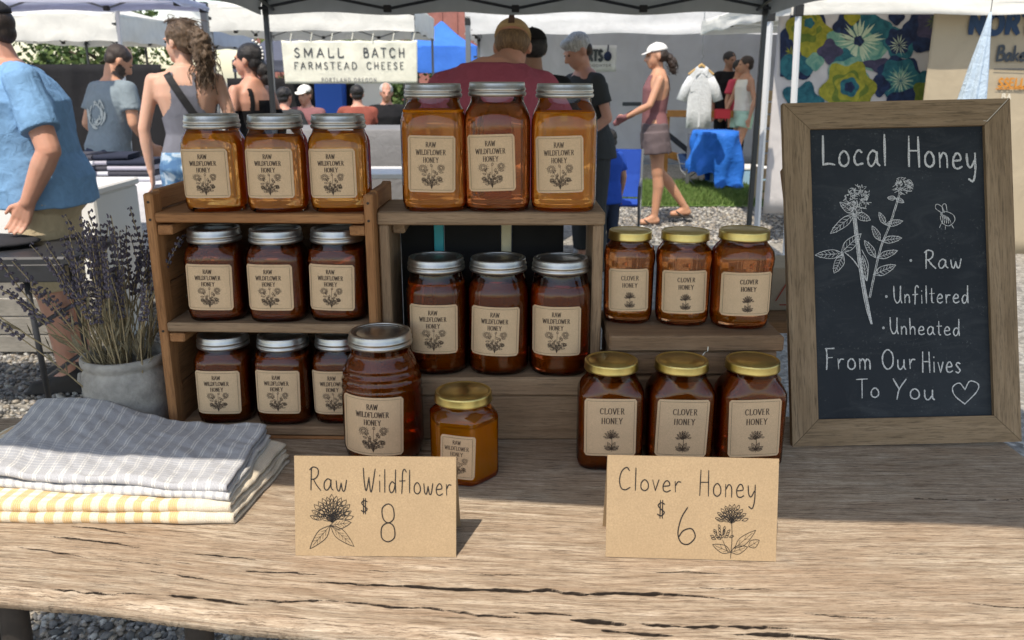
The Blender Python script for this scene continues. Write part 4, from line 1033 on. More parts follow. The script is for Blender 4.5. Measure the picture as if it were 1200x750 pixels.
# grass strip
M_GR = [simple('grass_a', (.075, .14, .025), .8, 0, .3, 8, 0), simple('grass_b', (.11, .17, .04), .8, 0, .3, 8, 0)]
mb = MB(); mb.add([(-3, 9.35, .02), (9, 9.1, .02), (9, 11.6, .03), (-3, 11.6, .03)], [(0, 1, 2, 3)]); tag(mb.build('lawn', M_GR[0], None), kind='structure')
rs = np.random.RandomState(8); n = 26000
px_, py_ = rs.uniform(.8, 4.6, n), rs.uniform(9.28, 11.5, n); h_ = rs.uniform(.03, .075, n); a_ = rs.uniform(0, 6.28, n); w_ = .006
V = np.stack([np.stack([px_ - w_ * np.cos(a_), py_ - w_ * np.sin(a_), np.full(n, .02)], -1), np.stack([px_ + w_ * np.cos(a_), py_ + w_ * np.sin(a_), np.full(n, .02)], -1),
              np.stack([px_ + rs.uniform(-.03, .03, n), py_ + rs.uniform(-.03, .03, n), .02 + h_], -1)], 1).reshape(-1, 3)
me = bpy.data.meshes.new('grass'); me.from_pydata(V.tolist(), [], [(3 * i, 3 * i + 1, 3 * i + 2) for i in range(n)])
for m_ in M_GR: me.materials.append(m_)
me.polygons.foreach_set('material_index', rs.randint(0, 2, n).astype(np.int32)); tag(link('grass', me), 'short green grass strip beyond the gravel path', 'grass', kind='stuff')

# ---------------------------------------------------------------- canopies
F_WHITE = fabric('white_canopy_fabric', (.80, .80, .80), .30); F_CREAM = fabric('cream_canopy_fabric', (.80, .79, .74), .25); F_GREY = fabric('grey_canopy_fabric', (.46, .48, .46), .10)
F_LAV = fabric('pale_lavender_canopy', (.70, .71, .84), .42); F_WALL = fabric('grey_side_wall', (.62, .64, .68), .22, wr=.8, wscale=3); F_BLUE = fabric('blue_canopy', (.06, .22, .72), .25); F_DARK = fabric('dark_interior_sheet', (.016, .016, .018), 0)
F_NAVY = fabric('slate_navy_canopy', (.10, .11, .15), .1)
M_BAR = flat('grey_steel_tube', (.20, .21, .22), .4, .6); M_BARD = flat('dark_steel_tube', (.055, .06, .065), .4, .6); M_BARW = flat('white_steel_tube', (.72, .74, .76), .4, .1); M_JOINT = flat('black_joint', (.015, .015, .015), .5)
def tent(name, label, x0, x1, y0, y1, zv, vh, peak, fab, bar, posts='nsew', front=None, bays=4, val=None, yfront=None, sides='fblr', bars=True, foot=0.0, pr=.018, zt=None):
    """pop-up canopy: valance bottom zv, valance height vh, peak height; yfront(x) lets the front edge run askew"""
    t = thing(name, label, 'canopy tent', ((x0 + x1) / 2, (y0 + y1) / 2, 0)); cx, cy_ = (x0 + x1) / 2, (y0 + y1) / 2
    lo = lambda x, y, z: (x - cx, y - cy_, z)
    fy = yfront or (lambda x: y0); ze = zv + vh; c4 = [(x0, fy(x0)), (x1, fy(x1)), (x1, y1), (x0, y1)]
    mb = MB(); n = 14; hip = min(x1 - x0, y1 - y0) / 2 * .98
    rl = []
    ridge = [(cx - max(0, (x1 - x0) / 2 - hip), cy_ - max(0, (y1 - y0) / 2 - hip)), (cx + max(0, (x1 - x0) / 2 - hip), cy_ + max(0, (y1 - y0) / 2 - hip))]
    for j in range(n + 1):
        s = j / n; ring = []
        for e in range(4):
            a, b = c4[e], c4[(e + 1) % 4]
            for k in range(12):
                q = k / 12; px = a[0] + (b[0] - a[0]) * q; py = a[1] + (b[1] - a[1]) * q
                rx = min(max(px, ridge[0][0]), ridge[1][0]); ry = min(max(py, ridge[0][1]), ridge[1][1])
                X, Y_ = px + (rx - px) * s, py + (ry - py) * s
                sag = -.10 * (peak - ze) * math.sin(s * math.pi) * (1 + .8 * math.sin(q * math.pi))
                ring.append(lo(X, Y_, ze + (peak - ze) * s + sag + noise.noise(Vector((X * 2, Y_ * 2, 1))) * .01))
        rl.append(ring)
    rl.insert(0, [(v[0], v[1], ze - .05) for v in rl[0]]); mb.rings(rl, False, True); mb.build('roof', fab, t, smooth=True, fix=False)
    pairs = {'f': (0, 1), 'r': (1, 2), 'b': (2, 3), 'l': (3, 0)}
    for s_ in sides:
        a, b = c4[pairs[s_][0]], c4[pairs[s_][1]]; mb = MB(); m = 48; top, bot = [], []
        d = Vector((b[0] - a[0], b[1] - a[1])).normalized(); nn = Vector((d.y, -d.x))
        rows = []
        for r_ in range(7):
            row = []
            for k in range(m + 1):
                q = k / m; w = noise.noise(Vector((q * 9 + x0, r_ * .25, 4))) * .025 * (r_ / 6) + noise.noise(Vector((q * 3, r_ * .9, 9))) * .012
                sc = -.0 + .02 * math.sin(q * math.pi * bays) ** 2 * (r_ / 6)
                row.append(lo(a[0] + (b[0] - a[0]) * q + nn.x * (w + .004), a[1] + (b[1] - a[1]) * q + nn.y * (w + .004), ze - vh * r_ / 6 + sc))
            rows.append(row)
        mb.rings(rows, False, False, closed=False); mb.build('valance', val or fab, t, smooth=True, fix=False)
    for k, (x, y) in enumerate(c4):
        if posts != 'nsew' and str(k) not in posts: continue
        ix = .03 if k in (0, 3) else -.03; iy = .03 if k < 2 else -.03
        p = thing_part = MB(); p.box(lo(x + ix, y + iy, (ze + .02 + foot) / 2), (pr * 2, pr * 2, ze - foot), bev=.003); p.build('post', bar, t)
        p = MB(); p.box(lo(x + ix, y + iy, ze - vh * .45), (.07, .07, .10), bev=.006); p.build('corner_bracket', M_JOINT, t)
    if bars:
        for s_ in sides:
            a, b = c4[pairs[s_][0]], c4[pairs[s_][1]]; ins = .05
            d = Vector((b[0] - a[0], b[1] - a[1])); nn = Vector((-d.y, d.x)).normalized() * ins
            zt_, zb_ = (ze - .015, zv + .05) if zt is None else zt
            nb = bays
            for k in range(nb):
                for sg in (0, 1):
                    q0, q1 = k / nb, (k + 1) / nb; z0_, z1_ = (zt_, zb_) if (k + sg) % 2 == 0 else (zb_, zt_)
                    P0 = Vector((a[0] + d.x * q0 + nn.x * (1 + .5 * sg), a[1] + d.y * q0 + nn.y * (1 + .5 * sg), z0_)); P1 = Vector((a[0] + d.x * q1 + nn.x * (1 + .5 * sg), a[1] + d.y * q1 + nn.y * (1 + .5 * sg), z1_))
                    mb = MB(); mb.tube([lo(*P0), lo(*P1)], .0105, 6); mb.build('truss_bar', bar, t)
                M_ = Vector((a[0] + d.x * (k + .5) / nb + nn.x * 1.25, a[1] + d.y * (k + .5) / nb + nn.y * 1.25, (zt_ + zb_) / 2)); mb = MB(); mb.box(lo(*M_), (.035, .045, .03), bev=.004); mb.build('truss_joint', M_JOINT, t)
                if k:
                    for z_ in (zt_, zb_):
                        M_ = Vector((a[0] + d.x * k / nb + nn.x * 1.2, a[1] + d.y * k / nb + nn.y * 1.2, z_)); mb = MB(); mb.box(lo(*M_), (.05, .05, .045), bev=.004); mb.build('truss_joint', M_JOINT, t)
    return t
own = tent('canopy_tent', 'dark grey canopy over the honey table, its far valance crossing the top', -1.655, 1.70, .25, 6.0, 1.765, .26, 2.5, F_GREY, M_BARD, bays=4, yfront=lambda x: .462 - .12 * x, pr=.016, zt=(1.96, 1.80))
tent('canopy_tent', 'unseen neighbouring grey canopy added to shade the gravel at left', -5.0, -1.95, -.4, 1.95, 1.95, .25, 2.6, F_GREY, M_BAR, bays=4)  # out of view, placed so its roof shades the gravel
lav_tent = tent('canopy_tent', 'pale lavender canopy with silver corner post at top left', -8.6, -2.92, 4.9, 8.7, 1.97, .07, 2.75, F_LAV, M_BAR, bays=6, pr=.03, zt=(2.30, 2.0), posts='2')
tent('canopy_tent', 'white canopy with rippled valance behind the man in the grey shirt', -8.0, -6.15, 14.0, 16.8, 1.90, .42, 2.6, F_CREAM, M_BARD, bays=3)
tent('canopy_tent', 'grey white canopy behind the woman in the grey tank top', -7.0, -5.75, 17.0, 20, 1.95, .40, 2.75, F_GREY, M_BARD, bays=3, val=F_WALL)
tent('canopy_tent', 'white cheese stall canopy behind the lettered cloth banner', -4.05, -1.30, 12.0, 15.0, 1.95, .35, 2.75, F_CREAM, M_BAR, bays=3)
tent('canopy_tent', 'slate navy canopy between the ponytail woman and the cheese stall', -4.9, -3.2, 15.6, 18.2, 1.45, .20, 2.4, F_NAVY, M_BARD, bays=2, sides='fr')
tent('canopy_tent', 'bright blue canopy between the cheese stall and the maroon shirt', -2.35, -.75, 19.0, 22, 1.45, .55, 2.55, F_BLUE, M_BARD, bays=3)
tent('canopy_tent', 'big white vendor canopy with grey walls behind the shirt on a hanger', -.55, 4.3, 10.6, 14.2, 1.85, .28, 2.85, F_WHITE, M_BAR, bays=4, pr=.03, sides='fblr')
bak_tent = tent('canopy_tent', 'white bakery canopy with leaning white legs above the flower cloth', 2.02, 6.2, 6.55, 9.6, 1.80, .14, 2.6, F_CREAM, M_BARW, bays=3, posts='12')
# leaning white legs of the bakery canopy
for (a, b, lb) in (((903, 18, 6.6), (868, 560, 6.6), 'outer leaning white canopy leg beside the dark post'), ((936, 12, 6.5), (915, 400, 6.5), 'inner leaning white canopy leg in front of the flower cloth')):
    P0 = pt(a[0], a[1], Y=a[2]); P1 = pt(b[0], b[1], Y=b[2]); k = P0.z / (P0.z - P1.z); P1 = P0 + (P1 - P0) * k
    d = (P0 - P1); mb = MB(); mb.tube([(0, 0, 0), d], .024, 4); t = mb.build('leaning_post', M_BARW, bak_tent); t.location = P1 - bak_tent.location; mb = MB(); mb.box((0, 0, .006), (.09, .09, .012), bev=.003); mb.build('foot_plate', M_BARW, t)
    mb = MB(); mb.box(d, (.06, .06, .08), bev=.005); mb.build('bracket', M_JOINT, t)
P0, P1 = pt(152, 30, Y=8.9), pt(166, 182, Y=8.9)
L0 = Vector((P1.x + (P1.x - P0.x) * .8, 8.66, 0)); mb = MB(); mb.tube([(0, 0, 0), (P0.x - L0.x, 0, P0.z + .12)], .022, 6); t = mb.build('leaning_post', M_BARW, lav_tent); t.location = L0 - lav_tent.location; mb = MB(); mb.box((0, 0, .006), (.09, .09, .012)); mb.build('foot_plate', M_BARW, t)

def sheet(name, mat, parent, x0, x1, y, z0, z1, wav=.03, fold=7, seed=0, nx=60, nz=14, yv=None, thick=.003, hem=0):
    mb = MB(); rows = []
    for j in range(nz + 1):
        row = []
        for i in range(nx + 1):
            u, v = i / nx, j / nz
            w = wav * (noise.noise(Vector((u * fold, v * .8 + seed, seed))) + .35 * noise.noise(Vector((u * fold * 2.7, v * 3, seed + 4))))
            row.append((x0 + (x1 - x0) * u, y + w, z0 + (z1 - z0) * v + (hem * noise.noise(Vector((u * 6, 0, seed))) if j == 0 else 0)))
        rows.append(row)
    mb.rings(rows, False, False, closed=False); o = mb.build(name, mat, parent, smooth=True, fix=False)
    md = o.modifiers.new('cloth', 'SOLIDIFY'); md.thickness = thick; return o
# side walls hung in the tents; black sheets stand in for their shaded insides
tag(sheet('tent_wall', F_WALL, None, -.5, 4.25, 14.0, .02, 2.35, .10, 9, 3, 90), 'long grey fabric wall closing the back of the big canopy', 'tent wall')
wl = sheet('tent_wall', F_WALL, None, 0, 3.5, 0, .02, 2.3, .06, 6, 8, 60); wl.rotation_euler = (0, 0, R(92)); wl.location = (4.3, 10.65, 0); tag(wl, 'grey fabric side wall at the right end of the big canopy', 'tent wall')
for x0, x1, y, z0, z1, lb in ((-7.5, -5.2, 13.2, .2, 1.55, 'black sheet standing in for the dark tent interior behind the grey shirt man'), (-5.0, -2.4, 15.55, .3, 1.35, 'black sheet standing in for the dark interior under the navy canopy')):
    tag(sheet('tent_wall', F_DARK, None, x0, x1, y, z0 - .2, z1, .06, 8, x0), lb, 'tent wall')

# ---------------------------------------------------------------- banners
M_CLOTHB = fabric('cream_banner_cloth', (.74, .73, .62), .1, wscale=9); M_TXT = flat('dark_grey_print', (.06, .065, .07), .8); M_TXT2 = flat('mid_grey_print', (.22, .22, .22), .8)
bn = thing('banner', 'cream cloth banner lettered Small Batch Farmstead Cheese on the stall front', 'banner', (0, 11.86, 0))
def bp(px, py): p = pt(px, py, Y=11.86); return p.x, p.z
xa, za = bp(333, 98); xb, zb = bp(489, 47)
def bwave(x, z): q = (x - xa) / (xb - xa); return .018 * math.sin(q * 30) * max(0, (z - za) / (zb - za)) ** 2 + .012 * noise.noise(Vector((q * 6, z * 3, 2)))
mb = MB(); rows = []
for j in range(15):
    rows.append([(xa + (xb - xa) * i / 80 + (1 - j / 14) * .03 * (.5 - i / 80), bwave(xa + (xb - xa) * i / 80, za + (zb - za) * j / 14), za + (zb - za) * j / 14 - (.012 * abs(math.sin(i / 80 * 22)) if j == 14 else 0)) for i in range(81)])
mb.rings(rows, False, False, closed=False); o = mb.build('cloth', M_CLOTHB, bn, smooth=True, fix=False); o.modifiers.new('cloth', 'SOLIDIFY').thickness = .003
fbn = lambda x, z: (x, bwave(x, z) - .006 - (RC[0] % 7) * .0005, z)
mb = MB()
def btext(s, px0, px1, py, hpx, w, m=mb, font=CAPS, f=fbn, P=bp, tr=.35):
    x0_, z_ = P(px0, py); x1_, z1_ = P(px1, py - hpx); h = z1_ - z_
    tot = sum((font[c][0] + tr) * h if c != ' ' else .9 * h for c in s) - tr * h; cd = (x1_ - x0_) / tot
    text(m, s, x0_, z_, h, w, f, font, tr, .9 * cd, cond=cd, smooth=4)
btext('SMALL', 345, 402, 67, 10.5, .017); btext('BATCH', 426, 474, 67, 10.5, .017); btext('FARMSTEAD', 345, 418, 81, 8, .012); btext('CHEESE', 430, 473, 81, 8, .012)
mb.build('lettering', M_TXT, bn, fix=False); mb = MB(); btext('PORTLAND,OREGON', 377, 441, 96, 4.5, .008, mb); mb.build('small_lettering', M_TXT2, bn, fix=False)
for k in range(7):
    x, z = bp(340 + 24 * k, 47); mb = MB(); mb.tube([(x, 0, z - .01), (x + .02, .02, z + .09)], .006, 5); mb.build('tie', M_CLOTHB, bn)
# flower print cloth
F_PRINT = fabric('pale_print_cloth', (.60, .58, .58), .15, wscale=5)
YB = 7.2
def fp(px, py): p = pt(px, py, Y=YB); return p.x, p.z
fl = thing('flower_cloth', 'large cloth printed with teal and yellow flowers behind the chalkboard', 'cloth backdrop', (0, YB, 0))
xa, zb = fp(913, 16); xb, _ = fp(1104, 16); za = fp(1000, 250)[1]
o = sheet('cloth', F_PRINT, fl, xa, xb, 0, za, zb, .003, 3, 2, 50, 12)
def pmat(name, c1, c2, sc=14):
    m, nt, b = newmat(name); v = coords(nt, rnd=False); n = noisen(nt, v, sc, 4, .6, 1.0); L(nt, ramp(nt, n, [(.35, c1), (.65, c2)]), b.inputs['Base Color']); b.inputs['Roughness'].default_value = .9; return m
PM = dict(navy=pmat('navy_print', (.006, .012, .04), (.015, .035, .10)), teal=pmat('teal_print', (.008, .07, .10), (.02, .15, .18)), green=pmat('sea_green_print', (.06, .22, .19), (.22, .38, .28)), yel=pmat('yellow_green_print', (.18, .19, .02), (.35, .32, .04)),
          pale=pmat('pale_green_print', (.36, .46, .33), (.52, .58, .42)), plum=pmat('plum_print', (.035, .035, .07), (.07, .06, .12)), olive=pmat('olive_print', (.08, .13, .02), (.16, .20, .03)))
blobs = []; rgf = random.Random(12)
def blob(cx, cy_, r, mat, lobes=5, amp=.16, ph=0, z=0, sx=1, sy=1): z += len(blobs) * .02; blobs.append((cx, cy_, r, mat, lobes, amp, ph, z, sx, sy))
def rays(cx, cy_, r0, r1, mat, n, w, z):
    for k in range(n):
        a = 6.283 * k / n + rgf.uniform(-.1, .1); rr = r1 * rgf.uniform(.75, 1.05); z += .0005; zz_ = z + len(blobs) * .02; blobs.append(('ray', cx, cy_, r0, rr, a, mat, w * rgf.uniform(.6, 1.3), zz_))
blob(945, 44, 30, 'navy', 6, .1, 0, 0); blob(932, 66, 27, 'navy', 5, .15, 1, .1); blob(942, 70, 17, 'teal', 5, .15, 0, .2); blob(947, 42, 27, 'yel', 5, .12, .3, .3); blob(945, 34, 16, 'olive', 6, .15, 0, .4); blob(948, 30, 11, 'yel', 5, .2, 1, .5); blob(948, 27, 6, 'teal', 5, .1, 0, .6)
blob(920, 64, 16, 'navy', 5, .2, 0, .3); rays(926, 62, 0, 9, 'yel', 9, 2, .45); blob(925, 78, 14, 'teal', 4, .1, 0, .4); blob(955, 72, 10, 'green', 4, .1, 0, .45)
blob(1005, 42, 26, 'teal', 5, .16, .2, 0); blob(992, 30, 15, 'navy', 4, .2, .8, .15); blob(993, 52, 22, 'green', 5, .2, .8, .1); blob(1022, 40, 23, 'teal', 5, .12, 2, .2); blob(1015, 62, 22, 'green', 5, .15, 1.4, .25); rays(1006, 48, 2, 30, 'pale', 26, 3.2, .4); blob(1006, 48, 6, 'navy', 5, .1, 0, .6); blob(990, 70, 12, 'teal', 4, .2, 0, .15)
blob(972, 60, 13, 'plum', 4, .2, 0, .2); blob(1027, 76, 11, 'plum', 3, .25, 2.4, .4, 1.3, .7)
blob(1055, 50, 19, 'teal', 6, .12, 0, .1); blob(1053, 48, 15, 'navy', 6, .12, .4, .2); rays(1053, 53, 1, 13, 'pale', 14, 1.3, .4)
blob(1054, 93, 27, 'navy', 7, .10, 0, .1); blob(1054, 94, 25, 'teal', 6, .08, .5, .2); rays(1055, 94, 2, 22, 'green', 18, 2.4, .3); rays(1055, 95, 1, 14, 'pale', 14, 1.5, .5); blob(1030, 100, 12, 'navy', 4, .15, 0, .05)
blob(993, 92, 24, 'green', 5, .12, 0, .05); blob(994, 104, 31, 'yel', 6, .12, .6, .15); blob(994, 104, 20, 'olive', 5, .15, 0, .3); blob(995, 103, 16, 'yel', 5, .15, 1, .4); blob(995, 102, 11, 'teal', 5, .1, .2, .5); blob(995, 102, 6, 'navy', 5, .1, 0, .6)
blob(1088, 34, 28, 'navy', 6, .14, 0, .1); blob(1092, 30, 18, 'plum', 5, .15, 0, .2); rays(1094, 26, 0, 13, 'olive', 12, 1.5, .4); blob(1050, 20, 9, 'navy', 4, .1, 0, .1); blob(998, 20, 9, 'yel', 4, .1, 0, .3)
blob(1083, 96, 12, 'teal', 4, .15, 0, .1); blob(1086, 110, 16, 'olive', 5, .15, 0, .2); blob(1098, 82, 8, 'plum', 4, .1, 0, .1); blob(1062, 130, 26, 'navy', 5, .1, 0, 0); blob(940, 120, 22, 'teal', 5, .2, 0, 0)
mb = MB()
for mi_, (nm_, m_) in enumerate(PM.items()):
    mb.m = mi_
    for bq in blobs:
        if bq[0] == 'ray':
            _, cx, cy_, r0, r1, a, mt, w, z = bq
            if mt != nm_: continue
            d = Vector((math.cos(a), math.sin(a))); q = Vector((-d.y, d.x)); c = Vector((cx, cy_))
            pp = [c + d * r0, c + d * (r0 + r1) * .5 + q * w / 2, c + d * r1, c + d * (r0 + r1) * .5 - q * w / 2]; off = z
        else:
            cx, cy_, r, mt, lobes, amp, ph, z, sx, sy = bq
            if mt != nm_: continue
            pp = [Vector((cx + r * sx * (1 + amp * math.cos(lobes * a + ph) + .05 * math.sin(3 * a + r)) * math.cos(a), cy_ + r * sy * (1 + amp * math.cos(lobes * a + ph) + .04 * math.sin(5 * a)) * math.sin(a))) for a in [6.283 * k / 40 for k in range(40)]]; off = z
        vs = []
        for p in pp:
            x = min(max(p.x, 914), 1103); y = max(p.y, 17); X, Z_ = fp(x, y); vs.append((X, -.0065 - off * .0010, Z_))
        mb.add(vs, [tuple(range(len(vs)))])
mb.build('printed_flowers', list(PM.values()), fl, fix=False)['kind'] = 'stuff'
# bakery banner
M_KRAFTB = fabric('tan_banner_cloth', (.40, .335, .24), .05, wscale=4); M_NAVYT = flat('navy_print_ink', (.02, .05, .11), .8); M_GREYT = flat('slate_script_ink', (.05, .06, .07), .8); M_ORT = flat('orange_print_ink', (.50, .20, .03), .8)
YK = 6.75
bk = thing('banner', 'tan bakery banner with navy capitals and script beside the pale blue cloth', 'banner', (0, YK, 0))
def kp(px, py): p = pt(px, py, Y=YK); return p.x, p.z
xa, zb = kp(1096, 9); xb, _ = kp(1330, 9); za = kp(1150, 300)[1]
sheet('cloth', M_KRAFTB, bk, xa, xb, 0, za, zb, .004, 4, 5, 60, 14)
fk = lambda x, z: (x, -.014 - (RC[0] % 7) * .0006, z)
mb = MB()
btext('NORT', 1134, 1213, 39, 22, .045, mb, CAPS, fk, kp, .16); mb.build('capital_lettering', M_NAVYT, bk, fix=False)
mb = MB(); btext('Bake', 1166, 1203, 71, 17, .020, mb, HAND, fk, kp, .05); x0_, z0_ = kp(1164, 81); x1_, _ = kp(1300, 81); ribbon(mb, [Vector((x0_, z0_)), Vector((x1_, z0_))], .012, fk); mb.build('script_lettering', M_GREYT, bk, fix=False)
mb = MB(); btext('SSELLI', 1168, 1204, 102, 10, .016, mb, CAPS, fk, kp, .1); x0_, z0_ = kp(1166, 104); ribbon(mb, [Vector((x0_, z0_)), Vector((x1_, z0_))], .01, fk); mb.build('orange_lettering', M_ORT, bk, fix=False)
mb = MB(); btext('BA', 1172, 1184, 116, 6, .010, mb, CAPS, fk, kp, .2); mb.build('pale_lettering', flat('pale_print_ink', (.6, .55, .45), .8), bk, fix=False)
# hanging pale blue cloth
M_PB = fabric('pale_blue_linen', (.50, .62, .74), .15, wscale=30)
P0 = pt(1161, 14, Y=4.2); P1 = pt(1150, 150, Y=4.2)
hc = thing('hanging_cloth', 'pale blue cloth gathered to a point, hanging in front of the bakery banner', 'hanging cloth', (P0.x, 4.2, P1.z - .35))
rr = []; H = P0.z - (P1.z - .35)
for j in range(22):
    v = j / 21; z = H * (1 - v); wd = .006 + .105 * v ** .9; ring = []
    for k in range(48):
        a = 6.283 * k / 48; f_ = 1 + .26 * math.sin(a * 7 + v * 2) * min(1, v * 4)
        ring.append((-.060 * v + wd * math.cos(a) * f_, .5 * wd * math.sin(a) * f_, z))
    rr.append(ring)
mb = MB(); mb.rings(rr); mb.build('cloth', M_PB, hc, smooth=True); mb = MB(); mb.tube([(0, 0, H), (0, 0, H + .35)], .002, 5); mb.build('cord', M_TXT, hc)
# small sign inside the big canopy
sg = thing('banner', 'small white banner hanging in the big canopy behind the grey haired woman', 'banner', (0, 12.3, 0))
def sp_(px, py): p = pt(px, py, Y=12.3); return p.x, p.z
xa, zb = sp_(672, 53); xb, za = sp_(722, 84); sheet('cloth', fabric('white_banner_cloth', (.66, .67, .68), .1), sg, xa, xb, 0, za, zb, .01, 4, 5, 24, 6)
mb = MB(); btext('RTS', 689, 706, 71, 12, .04, mb, CAPS, fk, sp_, .15); mb.build('lettering', M_GREYT, sg, fix=False)
mb = MB(); x, z = sp_(712, 66); mb.ell((x, -.02, z), (.055, .012, .065), None, 16, 8); mb.tube([(x, -.02, z + .05), (x + .005, -.02, z + .15)], .01, 5); mb.build('emblem', PM['navy'], sg)
mb = MB(); btext('COUNTER'.replace('U', 'O'), 690, 716, 78, 2.6, .008, mb, CAPS, fk, sp_, .2); mb.build('small_lettering', M_TXT2, sg, fix=False)

# ---------------------------------------------------------------- far buildings and trees
M_BRICK = simple('red_brown_cladding', (.30, .12, .10), .8, 0, .15, 6, .3)
bd = thing('brick_building', 'reddish brown building far behind the blue canopy', 'building', (-3.0, 40, 0))
mb = MB(); mb.box((0, 0, 2.6), (16, 8, 5.2)); mb.build('wall', M_BRICK, bd)
for k in range(26):
    mb = MB(); mb.box((-7.6 + .6 * k, -4.03, 2.6), (.05, .06, 5.0)); mb.build('batten', M_BRICK, bd)
mb = MB(); mb.box((0, 0, 5.35), (16.6, 8.6, .3)); mb.build('roof', flat('grey_roof', (.2, .2, .2)), bd)
for k in range(4):
    w_ = MB(); w_.box((-6 + 4 * k, -4.06, 3.6), (1.2, .1, 1.1)); f_ = w_.build('window', flat('window_frame', (.5, .5, .5)), bd); w_ = MB(); w_.box((-6 + 4 * k, -4.12, 3.6), (1.0, .04, .9)); w_.build('pane', flat('window_pane', (.05, .07, .09), .1), f_)
M_FOL = [simple('leaf_green_a', (.045, .085, .02), .8, 0, .3, 6, 0), simple('leaf_green_b', (.085, .13, .03), .8, 0, .3, 6, 0)]; M_BARK = simple('bark', (.09, .065, .045), .9, 0, .2, 8, .5)
def tree(x, y, h, r, label, seed):
    rg = random.Random(seed); t = thing('broadleaf_tree', label, 'tree', (x, y, 0), 0, 'trees behind the market')
    mb = MB(); mb.tube([(0, 0, 0), (.05, 0, h * .3), (0, .05, h * .75)], [.18, .14, .04], 8)
    for k in range(6):
        a = 6.283 * k / 6; mb.tube([(0, 0, h * (.3 + .05 * k)), (math.cos(a) * r * .6, math.sin(a) * r * .6, h * (.5 + .06 * k))], [.07, .02], 5)
    mb.build('trunk', M_BARK, t)
    mb = MB(); cl_ = [(rg.gauss(0, r * .45), rg.gauss(0, r * .45), h * rg.uniform(.15, .95)) for _ in range(34)]
    for c in cl_:
        rr_ = r * rg.uniform(.2, .36)
        for _ in range(150):
            d = Vector((rg.gauss(0, 1), rg.gauss(0, 1), rg.gauss(0, .8))).normalized() * rr_ * rg.uniform(.6, 1); p = Vector(c) + d; s = rg.uniform(.05, .11)
            a = Vector((rg.uniform(-1, 1), rg.uniform(-1, 1), rg.uniform(-1, 1))).normalized() * s; b_ = a.cross(d).normalized() * s * .6
            mb.m = rg.randrange(2); mb.add([p - a, p + b_, p + a, p - b_], [(0, 1, 2, 3)])
    mb.build('crown', M_FOL, t, fix=False)
for k, (x, y, h, r, lb) in enumerate(((-13, 23, 3.6, 2.4, 'bushy green tree beyond the grey shirt man'), (-10.8, 24, 3.2, 2.2, 'green tree beside the bushy one behind the left canopies'), (-7.6, 34, 5.2, 2.2, 'far green tree behind the cheese stall'),
                                     (-1.5, 46, 6.3, 2.6, 'distant tree over the brown building roof'), (3, 30, 5, 2.5, 'green tree behind the big white canopy'), (9, 24, 4.5, 3, 'wide green tree behind the bakery canopy'), (-3.9, 26, 2.6, 1.6, 'low green tree behind the navy canopy'))): tree(x, y, h, r, lb, 30 + k)
tag(sheet('green_hedge', M_FOL[0], None, 5.2, 9, 12, 0, 1.3, .1, 20, 1), 'green hedge at the right edge beyond the chalkboard', 'hedge')

# ---------------------------------------------------------------- furniture of the stalls
M_WCL = fabric('white_table_cloth', (.66, .67, .72), .1, wscale=8); M_PLAS = flat('white_plastic', (.78, .78, .76), .4); M_BLK = simple('black_plastic', (.022, .023, .027), .45, 0, .2, 30, .1); M_GCL = fabric('grey_table_cloth', (.20, .20, .205), 0, wscale=12)
def draped_table(name, label, x0, x1, y0, y1, z, drop, mat, legm=M_BAR, seed=0):
    t = thing(name, label, 'table', ((x0 + x1) / 2, (y0 + y1) / 2, 0)); w, d = (x1 - x0), (y1 - y0)
    mb = MB(); mb.box((0, 0, z - .015), (w, d, .03), bev=.004); mb.build('tabletop', M_PLAS, t)
    for sx in (-1, 1):
        for sy in (-1, 1):
            mb = MB(); mb.tube([(sx * (w / 2 - .08), sy * (d / 2 - .08), 0), (sx * (w / 2 - .08), sy * (d / 2 - .08), z - .03)], .014, 8); mb.build('leg', legm, t)
    c = MB(); rows = []; nseg = 40
    per = [(-w / 2 + w * k / nseg, -d / 2) for k in range(nseg)] + [(w / 2, -d / 2 + d * k / 14) for k in range(14)] + [(w / 2 - w * k / nseg, d / 2) for k in range(nseg)] + [(-w / 2, d / 2 - d * k / 14) for k in range(14)]
    for j, (o_, zz) in enumerate([(-.02, z + .004), (.004, z + .003), (.010, z - .01)] + [(.014 + .004 * q, z - .01 - (drop - .01) * q / 8) for q in range(1, 9)]):
        ring = []
        for (x, y) in per:
            l_ = math.hypot(x, y); nx_, ny_ = (1 if x >= w / 2 - 1e-6 else -1 if x <= -w / 2 + 1e-6 else 0), (1 if y >= d / 2 - 1e-6 else -1 if y <= -d / 2 + 1e-6 else 0)
            wv = .025 * noise.noise(Vector((x * 7, y * 7, seed))) * max(0, j - 2) / 8
            ring.append((x + nx_ * (o_ + wv), y + ny_ * (o_ + wv), zz))
        rows.append(ring)
    c.rings(rows, True, False); c.build('cloth_cover', mat, t, smooth=True, fix=False); return t
draped_table('draped_table', 'table under a white cloth behind the man in the blue shirt', -4.3, -2.02, 5.05, 5.8, .755, .21, M_WCL, M_BARD, 2)
draped_table('draped_table', 'charcoal draped table glimpsed between the small and the tall jars', -2.1, .35, 7.2, 7.9, .95, .7, M_GCL, M_BAR, 5)
mb = MB(); mb.box((-1.35, 6.65, .66), (1.9, .55, .04), bev=.006)
lt = thing('bench', 'low white bench in front of the charcoal draped table', 'bench', (0, 0, 0)); mb.build('seat', M_PLAS, lt)
for x in (-2.2, -.5):
    mb = MB(); mb.box((x, 6.65, .32), (.05, .4, .63)); mb.build('leg', M_BAR, lt)
